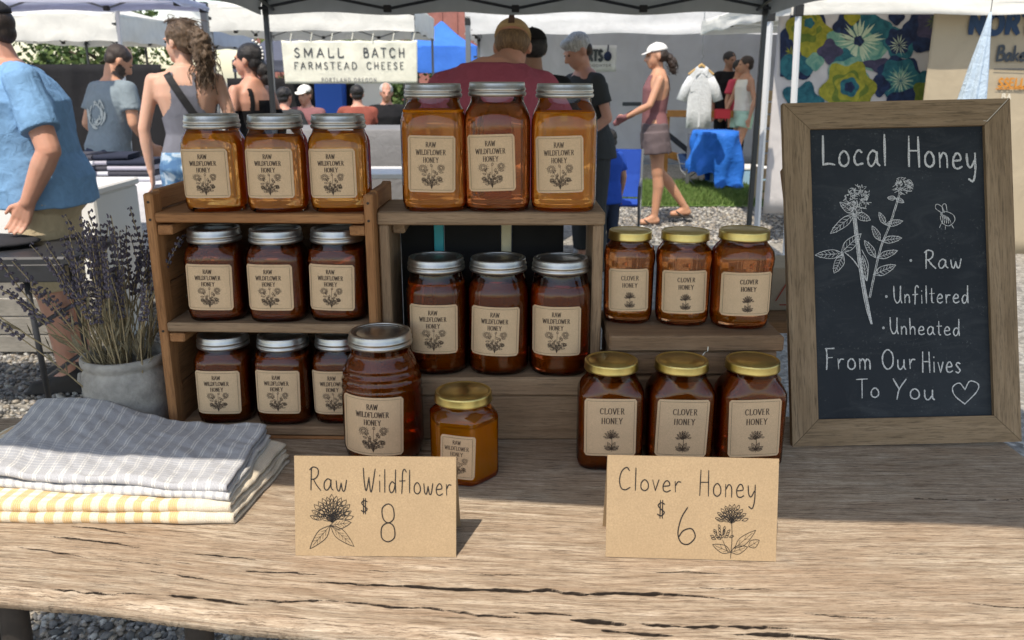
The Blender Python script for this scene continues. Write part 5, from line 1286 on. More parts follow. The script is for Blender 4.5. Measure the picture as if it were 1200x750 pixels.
# stacks of folded cloth on the white table
M_PLAID = [fabric('navy_cloth', (.025, .03, .05), 0), fabric('pale_cloth', (.62, .63, .68), 0), fabric('charcoal_cloth', (.06, .06, .075), 0), fabric('mauve_grey_cloth', (.40, .39, .46), 0)]
for k, (px, n, w_, lb) in enumerate(((122, 5, .30, 'stack of plaid navy and white folded blankets on the white table'), (152, 4, .28, 'low stack of folded blankets, dark one on top, nearest the ponytail woman'), (92, 5, .30, 'stack of folded blankets partly hidden behind the blue shirt'))):
    p = pt(px, 213, Y=5.2); t = thing('blanket_stack', lb, 'folded blankets', (p.x, 5.35, .76), R(8 - 9 * k), 'stacks of folded blankets')
    for j in range(n):
        mb = MB(); rr = []
        for s in range(2):
            x = (-1 + 2 * s) * w_ / 2 * (1 - .03 * j); hh = .030; z = .032 * j
            rr.append([(x, -.13 - .02 * math.cos(a) * 1.0 if math.cos(a) > 0 else .13, z + hh / 2 + math.sin(a) * hh / 2) for a in [6.283 * q / 10 for q in range(10)]])
        mb.rings(rr); mb.build('folded_blanket', M_PLAID[(j + k) % 4], t, ang=50)
# white tub / cooler at the left edge
def box_thing(name, label, cat, x, y, z, dims, mat, lid=None, rz=0, group=None, bev=.01):
    t = thing(name, label, cat, (x, y, z), rz, group); w, d, h = dims
    mb = MB(); mb.box((0, 0, h / 2), (w, d, h), bev=bev); mb.build('body', mat, t)
    if lid:
        mb = MB(); mb.box((0, 0, h + .02), (w + .02, d + .02, .038), bev=bev); mb.build('lid', lid, t)
    return t
p = pt(20, 292, Y=4.35)
box_thing('white_cooler', 'large white cooler at the left edge beyond the black folding table', 'cooler', -2.75, 4.5, 0, (1.35, .5, .80), M_PLAS, M_PLAS)
# black folding table with thin legs
ft_ = thing('folding_table', 'black folding table with tube legs at the left edge', 'table', (-2.35, 3.40, 0), R(3))
mb = MB(); mb.box((0, 0, .69), (1.30, .46, .035), bev=.008); mb.build('tabletop', M_BLK, ft_)
mb = MB(); mb.box((0, -.225, .645), (1.24, .016, .07), bev=.004); mb.build('apron', M_BLK, ft_)
for x in (-.45, .47):
    for y in (-.19, .19):
        mb = MB(); mb.tube([(x, y, 0), (x - .02, y, .66)], .012, 8); mb.build('leg', M_BLK, ft_, smooth=True)
    for z_ in (.2, .42):
        mb = MB(); mb.tube([(x - z_ * .03, -.19, z_), (x - z_ * .03, .19, z_)], .009, 6); mb.build('crossbar', M_BLK, ft_)
bg_ = thing('cloth_bag', 'black bag of cloth lying on the black folding table', 'bag', (-2.2, 3.42, .708)); mb = MB(); mb.ell((0, 0, .02), (.28, .15, .022), None, 20, 8); mb.build('bag_body', fabric('black_bag', (.03, .03, .035)), bg_, smooth=True)
# grey planked crate on the ground under it
gc = thing('pallet_crate', 'grey weathered plank crate on the gravel under the black table', 'crate', (-2.62, 4.3, 0))
M_GPL = wood('pale_grey_wood', (.16, .15, .13), (.24, .225, .20), (.32, .30, .27), 'X')
for k in range(4):
    plank(gc, 'front_board', (-.45, .55), (-.16, -.145), (.02 + k * .095, .108 + k * .095), M_GPL, .003)
for x in (-.43, .53):
    plank(gc, 'end_board', (x, x + .016), (-.143, .16), (.0, .40), M_GPL)
mb = MB(); mb.tube([(.33, -.163, .22), (.33, -.158, .22)], .04, 18); mb.build('hand_hole', M_BLACK, gc)  # solid black disc in place of the dark inside of a hole
# vendor things on the right : shirt, tarp, cooler, chair, crates, wooden bars
YS = 10.2
p = pt(822, 80, Y=YS); q = pt(822, 150, Y=YS)
M_SHIRT = fabric('white_speckled_shirt', (.66, .69, .71), .15, wscale=30); hs = thing('hanging_shirt', 'white short sleeved button shirt on a wooden hanger', 'shirt', (p.x, YS, q.z))
H = p.z - q.z; S = H / 70 * 1.0
def shirt_ring(z, w, d, cx=0): return [(cx + w * math.cos(a) * (abs(math.cos(a)) ** -.3 if abs(math.cos(a)) > .05 else 1), d * math.sin(a) + .008 * math.sin(a * 5 + z * 20), z) for a in [6.283 * k / 28 for k in range(28)]]
mb = MB(); mb.rings([shirt_ring(z * H, w * S, d) for z, w, d in ((.0, 15.5, .035), (.3, 15, .035), (.6, 14.5, .038), (.78, 14.5, .036), (.88, 14, .03), (.95, 9, .025), (1.0, 6, .03))], False, False); mb.build('shirt_body', M_SHIRT, hs, smooth=True, fix=False).modifiers.new('cloth', 'SOLIDIFY').thickness = .004
for s in (-1, 1):
    mb = MB(); ax = [Vector((s * 11 * S, 0, .84 * H)), Vector((s * 17 * S, 0, .68 * H)), Vector((s * 22.5 * S, 0, .46 * H))]
    mb.tube(ax, [.045, .052, .056], 14, False); mb.build('sleeve', M_SHIRT, hs, smooth=True, fix=False).modifiers.new('cloth', 'SOLIDIFY').thickness = .004
    mb = MB(); mb.add([(s * 1 * S, -.045, .93 * H), (s * 7 * S, -.055, .86 * H), (s * 8 * S, -.045, 1.0 * H), (s * 5 * S, -.02, 1.04 * H)], [(0, 1, 2, 3)]); o = mb.build('collar', M_SHIRT, hs, fix=False); o.modifiers.new('cloth', 'SOLIDIFY').thickness = .004
mb = MB(); mb.box((0, -.040, .45 * H), (.022, .004, .86 * H)); mb.build('button_placket', M_SHIRT, hs)
mb = MB(); mb.box((-8 * S, -.042, .68 * H), (.085, .004, .09)); mb.build('chest_pocket', M_SHIRT, hs)
hs.scale = (1, .55, 1)
mb = MB(); mb.tube([(-15 * S, 0, .9 * H), (0, 0, 1.06 * H), (15 * S, 0, .9 * H)], [.012, .02, .012], 8); mb.build('hanger', flat('hanger_wood', (.5, .33, .14)), hs); mb = MB(); mb.tube([(0, 0, 1.06 * H), (0, 0, 1.16 * H), (.02, 0, 1.2 * H), (0, 0, 1.23 * H), (0, 0, 2.15 - q.z)], .004, 6); mb.build('hook', M_BAR, hs)
M_TARP = fabric('royal_blue_tarp', (.02, .16, .62), .05, .6, .8, 10)
p0 = pt(806, 208, Y=10.9); p1 = pt(868, 153, Y=10.9)
tp = thing('tarp_covered_table', 'bright blue tarp draped over a low table below the hanging shirt', 'tarp', ((p0.x + p1.x) / 2, 10.9, 0)); W_ = p1.x - p0.x; H_ = p1.z
mb = MB(); rr = []
for j in range(12):
    v = j / 11; ring = []
    for k in range(60):
        a = 6.283 * k / 60; f_ = 1 + .10 * v * math.sin(a * 9 + v * 2) + .15 * noise.noise(Vector((math.cos(a) * 3, math.sin(a) * 3, v * 3)))
        c_, s_ = math.cos(a), math.sin(a); q_ = (abs(c_) ** 4 + abs(s_) ** 4) ** -.25
        ring.append((W_ / 2 * c_ * q_ * f_ * (.82 + .15 * v + (.12 * v if c_ > 0 else 0)), .30 * s_ * q_ * f_, H_ * (1 - v * (.92 if c_ > -.2 else .70)) + .02 * math.sin(a * 9) * v))
    rr.append(ring)
mb.rings(rr, True, False); mb.build('tarp', M_TARP, tp, smooth=True, fix=False)
for x in (-.3, .3):
    mb = MB(); mb.box((x, .1, (H_ - .04) / 2), (.04, .04, H_ - .04)); mb.build('leg', M_BAR, tp)
p = pt(868, 224, z=.02); M_LB = flat('pale_blue_plastic', (.30, .48, .62), .5)
t = box_thing('cooler', 'long white and blue cooler lying on the grass before the girl', 'cooler', 3.05, 11.25, .03, (.95, .42, .19), M_LB, M_PLAS, R(3))
M_ORW = simple('orange_varnished_wood', (.42, .18, .04), .5, 0, .2, 10, .1)
# folding chairs with blue sling
def fold_chair(label, x, y, z, rz, mat, group=None):
    t = thing('folding_chair', label, 'chair', (x, y, z), rz, group); m_ = M_BAR
    for s in (-1, 1):
        mb = MB(); mb.tube([(s * .25, -.22, 0), (s * .25, .18, .42)], .011, 6); mb.build('leg', m_, t); mb = MB(); mb.tube([(s * .25, .22, 0), (s * .25, -.2, .40)], .011, 6); mb.build('leg', m_, t)
        mb = MB(); mb.tube([(s * .25, -.2, .40), (s * .25, -.24, .55), (s * .25, .2, .56)], .012, 6); mb.build('armrest', m_, t); mb = MB(); mb.tube([(s * .25, .16, .40), (s * .25, .26, .80)], .011, 6); mb.build('back_post', m_, t)
    mb = MB(); mb.rings([[(-.24, -.2, .40), (-.24, .0, .36), (-.24, .18, .40)], [(.24, -.2, .40), (.24, .0, .36), (.24, .18, .40)]], False, False, closed=False); mb.build('sling_seat', mat, t, fix=False).modifiers.new('c', 'SOLIDIFY').thickness = .005
    mb = MB(); mb.rings([[(-.24, .17, .42), (-.24, .23, .6), (-.24, .26, .8)], [(.24, .17, .42), (.24, .23, .6), (.24, .26, .8)]], False, False, closed=False); mb.build('sling_back', mat, t, fix=False).modifiers.new('c', 'SOLIDIFY').thickness = .005
    return t
M_SLB = fabric('dark_blue_sling', (.02, .05, .13), 0); M_SLR = fabric('royal_blue_sling', (.02, .07, .36), 0)
c1 = fold_chair('low folding chair with dark blue sling beyond the grass', 2.45, 11.3, .0, R(35), M_SLB, None); c1.scale = (.8, .8, .5)
fold_chair('folding chair with royal blue sling and white arms behind the gold jar', .78, 6.9, 0, R(-10), M_SLR)
# wooden display bars and frames in the big tent
fr_ = thing('wooden_display_rack', 'orange wooden display rack beams behind the hanging shirt', 'rack', (0, 11.8, 0))
def bar2(a, b, r, mat, par, nm_='beam', y=0):
    P0 = pt(*a, Y=11.8); P1 = pt(*b, Y=11.8); mb = MB(); d = P1 - P0; c = (P0 + P1) / 2; ang_ = math.atan2(d.z, d.x)
    mb.box((c.x, y, c.z), (d.length, .05, r), (0, -ang_, 0), .004); return mb.build(nm_, mat, par)
bar2((782, 133), (868, 134), .09, M_ORW, fr_); bar2((784, 181), (835, 197), .10, M_ORW, fr_, 'beam', .02); bar2((730, 122), (752, 122), .05, M_BARD, fr_, 'beam', .05); bar2((784, 158), (826, 192), .07, M_BARD, fr_, 'brace', .09)
for x in (783, 866):
    P0 = pt(x, 133, Y=11.8); mb = MB(); mb.box((P0.x, .05, P0.z / 2), (.06, .06, P0.z)); mb.build('upright', M_ORW, fr_)
rb = thing('red_box', 'small red box on the orange beam beside the hanging shirt', 'box', (pt(847, 135, Y=11.7).x, 11.74, pt(847, 139, Y=11.74).z)); mb = MB(); mb.box((0, 0, .06), (.2, .1, .12), bev=.006); mb.build('body', flat('red_card', (.6, .04, .05)), rb)
mb = MB(); mb.box((0, 0, .123), (.2, .1, .004)); mb.build('lid', flat('red_card_dark', (.5, .03, .04)), rb)
# tan wooden crates right of the posts
M_TAN = wood('tan_crate_wood', (.28, .19, .10), (.40, .29, .17), (.50, .38, .24), 'X')
for k, (z0, lb) in enumerate(((.0, 'lowest tan slatted crate of the stack beyond the dark post'), (.42, 'middle tan slatted crate of the stack beyond the dark post'), (.84, 'top tan slatted crate of the stack beyond the dark post'))):
    P0 = pt(897, 150, Y=9.6); t = thing('slatted_crate', lb, 'crate', (P0.x + .22, 9.7, z0), 0, 'stacked tan crates')
    for j in range(3): plank(t, 'slat', (-.26, .26), (-.15, -.135), (.02 + j * .13, .13 + j * .13), M_TAN, .003)
    for x in (-.26, .24): plank(t, 'corner_post', (x, x + .02), (-.134, -.09), (.0, .418), M_TAN)
    plank(t, 'side_panel', (-.26, -.245), (-.088, .15), (.02, .4), M_TAN); plank(t, 'side_panel', (.245, .26), (-.088, .15), (.02, .4), M_TAN); plank(t, 'base', (-.24, .24), (-.13, .15), (.001, .018), M_TAN)
# pale box seen low beside the chalkboard
p = pt(912, 372, Y=1.55)
sb = thing('side_table', 'small grey side table behind the clover jars and chalkboard', 'table', (p.x + .05, 1.66, 0)); zt_ = p.z + .005
mb = MB(); mb.box((0, 0, zt_ - .0125), (.34, .3, .025), bev=.003); mb.build('tabletop', W_DK['X'], sb)
for sx in (-1, 1):
    for sy in (-1, 1): mb = MB(); mb.box((sx * .14, sy * .12, (zt_ - .026) / 2), (.03, .03, zt_ - .026)); mb.build('leg', W_DK['Z'], sb)
cbx = thing('card_box', 'pale cardboard box with red print beside the chalkboard', 'box', (p.x + .03, 1.64, zt_)); mb = MB(); mb.box((0, 0, .042), (.16, .12, .084), bev=.002); mb.build('body', paper_mat('pale_card', (.50, .43, .34)), cbx)
mb = MB(); fr2 = lambda x, z: (x, -.0612, z); ribbon(mb, [Vector((-.02, .012)), Vector((.03, .012))], .003, fr2); ribbon(mb, [Vector((-.028, .02)), Vector((-.01, .055)), Vector((.02, .05)), Vector((.03, .02))], .003, fr2); mb.build('red_print', flat('red_print', (.45, .07, .05)), cbx, fix=False)
# blue cabinet and pale panel behind the seated people
box_thing('blue_cabinet', 'tall royal blue cabinet below the cheese banner', 'cabinet', -3.1, 15.1, 0, (.46, .4, 1.36), flat('royal_blue_paint', (.01, .10, .50), .5), flat('royal_blue_paint_lid', (.01, .12, .55), .5))
box_thing('white_cabinet', 'white cabinet between the two seated visitors', 'cabinet', -2.45, 15.4, 0, (.5, .4, 1.28), M_PLAS, M_PLAS)
# ---------------------------------------------------------------- people
SKIN = {}
def skin_mat(name, col):
    m, nt, b = newmat(name); v = coords(nt); n = noisen(nt, v, 14, 4)
    L(nt, ramp(nt, n, [(.3, tuple(c * .9 for c in col)), (.7, (col[0] * 1.08, col[1] * .98, col[2] * .95))]), b.inputs['Base Color'])
    b.inputs['Roughness'].default_value = .55; b.inputs['Subsurface Weight'].default_value = .12; b.inputs['Subsurface Radius'].default_value = (.02, .008, .004); b.inputs['Subsurface Scale'].default_value = .3
    return m
S_LIGHT = skin_mat('light_skin', (.56, .34, .25)); S_TAN = skin_mat('tanned_skin', (.50, .27, .17)); S_RED = skin_mat('ruddy_skin', (.54, .29, .21)); S_BR = skin_mat('brown_skin', (.32, .18, .12))
def hair_mat(name, col, col2=None):
    m, nt, b = newmat(name); v = coords(nt, (14, 14, 2.0)); n = noisen(nt, v, 9, 4, .7, .6)
    L(nt, ramp(nt, n, [(.35, tuple(c * .55 for c in col)), (.65, col2 or tuple(c * 1.5 for c in col))]), b.inputs['Base Color']); b.inputs['Roughness'].default_value = .5
    bump(nt, b, n, .9, .006); return m
H_BROWN = hair_mat('brown_hair', (.10, .062, .036)); H_BLACK = hair_mat('black_hair', (.012, .010, .010)); H_GREY = hair_mat('silver_hair', (.42, .42, .41), (.66, .66, .65)); H_DKBR = hair_mat('dark_brown_hair', (.035, .022, .016))
H_SANDY = hair_mat('sandy_hair', (.17, .09, .045), (.28, .17, .08))
dg = bpy.context.evaluated_depsgraph_get
def remesh(mb, name, mat, vox, smooth=4, wr=0, wsc=8, seed=0, sel=None, push=0):
    me = mb.mesh('tmp', mat); o = bpy.data.objects.new('tmp', me); scene.collection.objects.link(o)
    md = o.modifiers.new('r', 'REMESH'); md.mode = 'VOXEL'; md.voxel_size = vox; md.use_smooth_shade = True
    ms = o.modifiers.new('s', 'SMOOTH'); ms.iterations = smooth; ms.factor = .5
    d = bpy.context.evaluated_depsgraph_get(); d.update(); out = bpy.data.meshes.new_from_object(o.evaluated_get(d)); bpy.data.objects.remove(o); out.name = name
    out.materials.clear(); out.materials.append(mat)
    if wr:
        n = len(out.vertices); co = np.empty(n * 3); out.vertices.foreach_get('co', co); co = co.reshape(-1, 3); no = np.empty(n * 3); out.vertex_normals.foreach_get('vector', no); no = no.reshape(-1, 3)
        for i in range(n):
            c = co[i]; q = noise.noise(Vector((c[0] * wsc + c[2] * wsc * .35, c[1] * wsc, c[2] * wsc * 1.1 + seed))); q2 = 1 - abs(noise.noise(Vector((c[0] * wsc * 1.2 - c[2] * wsc * .8, c[1] * wsc, c[2] * wsc * 1.4 + seed + 7)))) * 2
            co[i] += no[i] * (q * wr + q2 * wr * .45)
        out.vertices.foreach_set('co', co.ravel()); out.update()
    out.polygons.foreach_set('use_smooth', [True] * len(out.polygons)); return out
def region_mesh(src, name, mat, pred, push):
    """shell of the body surface where pred(co) holds, pushed outwards: tight clothing"""
    n = len(src.vertices); co = np.empty(n * 3); src.vertices.foreach_get('co', co); co = co.reshape(-1, 3); no = np.empty(n * 3); src.vertex_normals.foreach_get('vector', no); no = no.reshape(-1, 3)
    ok = np.array([bool(pred(*c)) for c in co]); P_ = co + no * push; idx = -np.ones(n, int); fs = []
    for f in src.polygons:
        v = list(f.vertices)
        if all(ok[k] for k in v): fs.append(v)
    used = sorted({k for f in fs for k in f}); idx[used] = range(len(used))
    me = bpy.data.meshes.new(name); me.from_pydata([tuple(P_[k]) for k in used], [], [[int(idx[k]) for k in f] for f in fs]); me.materials.append(mat); me.polygons.foreach_set('use_smooth', [True] * len(me.polygons)); return me
def cone(mb, a, b, ra, rb, n=12, end=True):
    a, b = Vector(a), Vector(b); d = (b - a); l = d.length; u = d.normalized() if l else Vector((0, 0, 1))
    pts, rad = [], []
    if end:
        for k in (0, 1, 2): q = k / 3; pts.append(a - u * ra * math.cos(q * 1.57)); rad.append(max(.001, ra * math.sin(q * 1.57)))
    for k in range(5): pts.append(a + d * k / 4); rad.append(ra + (rb - ra) * k / 4)
    if end:
        for k in (1, 2, 3): q = k / 3; pts.append(b + u * rb * math.sin(q * 1.57)); rad.append(max(.001, rb * math.cos(q * 1.57)))
    mb.tube(pts, rad, n)
def slab(mb, secs, n=20):
    """torso from elliptical sections (x, y, z, rx, ry)"""
    rr = []
    for x, y, z, rx, ry in secs:
        rr.append([(x + rx * math.copysign(abs(math.cos(a)) ** .8, math.cos(a)), y + ry * math.copysign(abs(math.sin(a)) ** .85, math.sin(a)), z) for a in [6.283 * k / n for k in range(n)]])
    mb.rings(rr)
class Person:
    """faces -Y; joints in metres for a 1.72 m figure, scaled by s"""
    def __init__(p, label, loc, rz, s=1.0, g=1.0, gw=1.0, skin=S_LIGHT, J=None, lean=(0, 0), head=(0, 0), vox=.009, fem=False, chest=1.0, belly=1.0, hands=True, feet=True, legs=True, group=None, hoff=(0, 0, 0)):
        p.t = thing('person', label, 'person', loc, rz, group); p.t.scale = (s, s, s); p.skin = skin; p.vox = vox; p.g = g; p.fem = fem
        j = dict(hipL=(.09, 0, .90), hipR=(-.09, 0, .90), kneeL=(.10, -.01, .49), kneeR=(-.10, -.01, .49), ankL=(.105, .02, .08), ankR=(-.105, .02, .08),
                 shL=(.175 * (.9 if fem else 1) * gw, 0, 1.385), shR=(-.175 * (.9 if fem else 1) * gw, 0, 1.385), elL=(.235 * gw, .02, 1.12), elR=(-.235 * gw, .02, 1.12), wrL=(.25 * gw, -.05, .88), wrR=(-.25 * gw, -.05, .88))
        j.update(J or {}); p.lean = lean
        def ln(v):
            v = Vector(v); k = max(0, v.z - .95); return v + Vector((lean[0] * k, lean[1] * k, 0))
        p.j = {k: (ln(v) if k[:2] in ('sh',) or (J is None or k not in J) else Vector(v)) for k, v in j.items()}
        mb = MB(); J_ = p.j
        p.secs = [(0, .0, .80, .135, .10), (0, .01, .88, .165 * g, .115 * g), (0, .0, .98, (.155 if fem else .16) * g, .11 * g * belly), (0, -.01 * belly, 1.08, (.125 if fem else .15) * g, .10 * g * belly),
                  (0, -.005, 1.20, (.140 if fem else .160) * g, .11 * g * chest), (0, -.0, 1.30, (.155 if fem else .175) * gw, .115 * g * chest), (0, .01, 1.37, .150 * gw, .095 * g), (0, .015, 1.44, .09 * gw, .07), (0, .015, 1.47, .06, .06)]
        p.secs = [(*ln((x, y, z)), a, b) for x, y, z, a, b in p.secs]
        slab(mb, p.secs); nb = ln((0, .015, 1.44)); hy, hp = head; HM = Matrix.Rotation(R(hy), 3, 'Z') @ Matrix.Rotation(R(hp), 3, 'X')
        p.HM = HM; p.hc = ln((0, .0, 1.60)) + Vector(hoff) + Vector(HM @ Vector((0, -.01, .0))) + Vector((0, -.05 * math.sin(R(hp)), -.01 * abs(math.sin(R(hp))))) 
        hc = p.hc; nr = .056 if not fem else .047
        cone(mb, nb - Vector((0, 0, .03)), hc + HM @ Vector((0, .015, -.07)), nr * 1.12 * (1 + .15 * (g - 1)), nr)
        h = lambda x, y, z: hc + HM @ Vector((x, y, z))
        p.h = h
        mb.ell(hc + HM @ Vector((0, .015, .025)), (.076, .094, .092), HM, 20, 14)
        mb.ell(h(0, -.022, -.03), (.062, .07, .082), HM, 18, 12); mb.ell(h(0, -.055, -.088), (.034, .03, .024), HM); cone(mb, h(-.03, .0, -.075), h(0, -.055, -.09), .022, .022); cone(mb, h(.03, .0, -.075), h(0, -.055, -.09), .022, .022)
        cone(mb, h(0, -.086, .012), h(0, -.110, -.028), .008, .013, 8); mb.ell(h(0, -.098, -.034), (.019, .012, .010), HM, 8, 6)   # nose
        mb.ell(h(0, -.084, -.058), (.025, .010, .006), HM, 10, 6); mb.ell(h(0, -.083, -.067), (.021, .010, .007), HM, 10, 6)  # lips
        mb.ell(h(-.03, -.078, .022), (.026, .012, .009), HM, 8, 6); mb.ell(h(.03, -.078, .022), (.026, .012, .009), HM, 8, 6)   # brows
        for s_ in (-1, 1): mb.ell(h(s_ * .080, .012, -.012), (.010, .020, .031), HM, 10, 8); mb.ell(h(s_ * .076, .008, -.030), (.010, .012, .014), HM, 8, 6)
        ag = (g * .5 + .5)
        for s_ in 'LR':
            sh, el, wr = J_['sh' + s_], J_['el' + s_], J_['wr' + s_]; r0 = .050 * ag * (.84 if fem else 1)
            cone(mb, nb - Vector((0, 0, .02)), sh + Vector((0, 0, -.005)), r0 * .9, r0 * .95); cone(mb, sh, el, r0, r0 * .80); m_ = el.lerp(wr, .3); cone(mb, el, m_, r0 * .76, r0 * .80); cone(mb, m_, wr, r0 * .80, r0 * .50)
            if hands: p.hand(mb, wr, (wr - el).normalized(), -1 if s_ == 'R' else 1, .9 if fem else 1)
            if legs:
                hp_, kn, an = J_['hip' + s_], J_['knee' + s_], J_['ank' + s_]; r1 = .083 * ag
                cone(mb, hp_ + Vector((0, .01, .0)), kn, r1, .056 * ag); cf = kn.lerp(an, .3) + Vector((0, .018, 0)); cone(mb, kn, cf, .050 * ag, .054 * ag); cone(mb, cf, an, .052 * ag, .033)
                if feet: fd = p.footdir = Vector((0, -1, 0)); cone(mb, an + Vector((0, .02, -.035)), an + Vector((0, -.13, -.052)), .036, .030); cone(mb, an, an + Vector((0, -.09, -.045)), .036, .03)
        p.body = remesh(mb, 'body', skin, vox, 3); link('body', p.body, p.t); p.ln = ln
        for s_ in (-1, 1):
            mb = MB(); mb.ell(h(s_ * .030, -.0815, .006), (.012, .006, .006), HM, 10, 6); link('eye', mb.mesh('eye', M_EYE), p.t)
    def hand(p, mb, w, d, side, k):
        """palm, four bent fingers, thumb"""
        d = d.normalized(); fw = Vector((0, -1, 0)); fw = (fw - d * fw.dot(d)); fw = fw.normalized() if fw.length > .1 else Vector((1, 0, 0)); lat = d.cross(fw).normalized() * side   # fw: thumb side
        pal = w + d * .05 * k
        for q in (-.022, -.008, .008, .022): cone(mb, w + fw * q * .7 * k, w + d * .078 * k + fw * q * 1.3 * k, .016 * k, .0125 * k, 8)
        for q, l in ((.030, .066), (.010, .074), (-.010, .070), (-.029, .054)):
            a = w + d * .082 * k + fw * q * k; inn = lat * -1 * .0
            cdir = (d + p_curl(lat) * .35).normalized(); c2 = (d + p_curl(lat) * 1.3).normalized(); b_ = a + cdir * l * .5 * k; c_ = b_ + c2 * l * .5 * k
            cone(mb, a, b_, .0092 * k, .0085 * k, 7); cone(mb, b_, c_, .0085 * k, .0070 * k, 7)
        a = w + d * .025 * k + fw * .026 * k; b_ = a + (d * .7 + fw * .75).normalized() * .036 * k; cone(mb, a, b_, .0125 * k, .010 * k, 7); cone(mb, b_, b_ + (d + fw * .15 + p_curl(lat) * .4).normalized() * .032 * k, .010 * k, .008 * k, 7)
    def tee(p, mat, hem=.82, sleeve=.62, loose=.022, wr=.006, belly=1.0, name='t_shirt', neck=1.445, flare=1.0):
        mb = MB(); S_ = [(x, y, z, a + loose, b + loose) for x, y, z, a, b in p.secs if z <= neck and z > hem + .02]
        x0, y0, z0, a0, b0 = S_[0]; S_ = [(x0, y0, hem, a0 * flare + .004, b0 * flare + .004)] + S_
        top = p.secs[-1]; S_.append((top[0], top[1], neck, .078, .072)); slab(mb, S_, 26); ag = (p.g * .5 + .5); r0 = .050 * ag * (.84 if p.fem else 1)
        for s_ in 'LR':
            sh, el = p.j['sh' + s_], p.j['el' + s_]; e = sh.lerp(el, sleeve); cone(mb, p.secs[-2][:3] if False else Vector(p.secs[-2][:3]) - Vector((0, 0, .035)), sh, r0 + .006, r0 + .008); mb.ell(sh, (r0 + .008, r0 + .012, r0 + .006)); cone(mb, sh, e, r0 + .010, r0 + .020, 14, False)
        o = link(name, remesh(mb, name, mat, p.vox, 3, wr, 9, p.t.location.x), p.t); return o
    def shorts(p, mat, z1=1.0, to=.5, loose=.02, wr=.005, name='shorts', wide=1.0):
        mb = MB(); S_ = [(x, y, z, a + .012, b + .012) for x, y, z, a, b in p.secs if z <= z1 + .01]; slab(mb, S_); ag = (p.g * .5 + .5); r1 = .083 * ag
        for s_ in 'LR':
            hp_, kn, an = p.j['hip' + s_], p.j['knee' + s_], p.j['ank' + s_]
            if to <= 1: e = hp_.lerp(kn, to); cone(mb, hp_, e, r1 + loose, (r1 + (.056 * ag - r1) * to) * wide + loose, 14, False)
            else: cone(mb, hp_, kn, r1 + loose, .056 * ag + loose, 14); cone(mb, kn, kn.lerp(an, min(1, to - 1)), .056 * ag + loose, .05 + loose, 14, False)
        return link(name, remesh(mb, name, mat, p.vox, 3, wr, 9, p.t.location.y), p.t)
    def tight(p, name, mat, pred, push=.007): return link(name, region_mesh(p.body, name, mat, pred, push), p.t)
    def blob(p, name, mat, ells, vox=.007, wr=.004, wsc=30, sm=2, cones=()):
        mb = MB()
        for c, r in ells: mb.ell(p.h(*c), r, p.HM, 18, 12)
        for a, b, ra, rb in cones: cone(mb, p.h(*a), p.h(*b), ra, rb)
        return link(name, remesh(mb, name, mat, vox, sm, wr, wsc, 3), p.t)
    def cap(p, mat, brim=1, tilt=0, name='cap'):
        mb = MB(); rr = []
        for k in range(9):
            ph = math.pi / 2 * k / 8; rr.append([p.h(.084 * math.cos(ph) * math.cos(a), .016 + .102 * math.cos(ph) * math.sin(a), .040 + .078 * math.sin(ph) + (.0 if k else 0)) for a in [6.283 * q / 28 for q in range(28)]])
        mb.rings(rr); mb.ell(p.h(0, .016, .119), (.008, .008, .005), p.HM, 8, 5)
        o = mb.build(name, mat, p.t, smooth=True)
        if brim:
            mb = MB(); n = 12; up, dn = [], []
            for k in range(n + 1):
                a = math.pi * (k / n) ; ex = .075 * math.cos(a); ey = -.062 - (.075 * math.sin(a) if brim > 0 else 0)
                up.append(p.h(ex, ey, .046 - .018 * math.sin(a))); dn.append(p.h(ex, ey, .041 - .018 * math.sin(a)))
            c1 = p.h(0, -.05, .05); c2 = p.h(0, -.05, .045)
            mb.add(up + dn + [c1, c2], [(i, i + 1, 2 * n + 2) for i in range(n)] + [(n + 1 + i + 1, n + 1 + i, 2 * n + 3) for i in range(n)] + [(i, n + 1 + i, n + 2 + i, i + 1) for i in range(n)]); mb.build('brim', mat, p.t, smooth=False)
        return o
    def shoes(p, mat, name='shoe', z=1.0):
        for s_ in 'LR':
            an = p.j['ank' + s_]; mb = MB(); cone(mb, an + Vector((0, .03, -.04)), an + Vector((0, -.14, -.055)), .046, .038); cone(mb, an + Vector((0, .02, -.01)), an + Vector((0, -.07, -.04)), .046, .04); mb.box(an + Vector((0, -.055, -.071)), (.09, .27, .018), bev=.005)
            link(name, remesh(mb, name, mat, .009, 2), p.t)
    def beard(p, mat):
        Mi = p.HM.transposed(); hc = p.hc
        def pred(x, y, z):
            q = Mi @ (Vector((x, y, z)) - hc); return -.125 < q.z < -.02 and abs(q.x) < .085 and q.y < .012 and not (abs(q.x) < .024 and q.y < -.07 and q.z > -.072) and not (q.z > -.045 and abs(q.x) < .05)
        return p.tight('beard', mat, pred, .005)
    def strap(p, mat, a, b, side, off=.008, w=.045, name='bag_strap'):
        n_ = len(p.body.vertices); co = np.empty(n_ * 3); p.body.vertices.foreach_get('co', co); co = co.reshape(-1, 3)
        def sy(v):
            m = (np.abs(co[:, 0] - v.x) < .016) & (np.abs(co[:, 2] - v.z) < .016); c = co[m, 1]
            return (c.max() if side > 0 else c.min()) + side * off if len(c) else 0
        mb = MB(); n = 16; L_, R_ = [], []; A, B = Vector(a), Vector(b); d = (B - A).normalized(); nn = Vector((-d.z, 0, d.x)) * w / 2
        pr = []
        for k in range(n + 1):
            q = A.lerp(B, k / n); pr.append(q)
        rows = [[q + nn for q in pr], [q - nn for q in pr]]
        mb.rings([[Vector((v.x, sy(v), v.z)) for v in r] for r in rows], False, False, closed=False); o = mb.build(name, mat, p.t, fix=False); o.modifiers.new('t', 'SOLIDIFY').thickness = .004; return o
def p_curl(l): return -l
M_EYE = flat('dark_eye', (.02, .015, .012), .2)
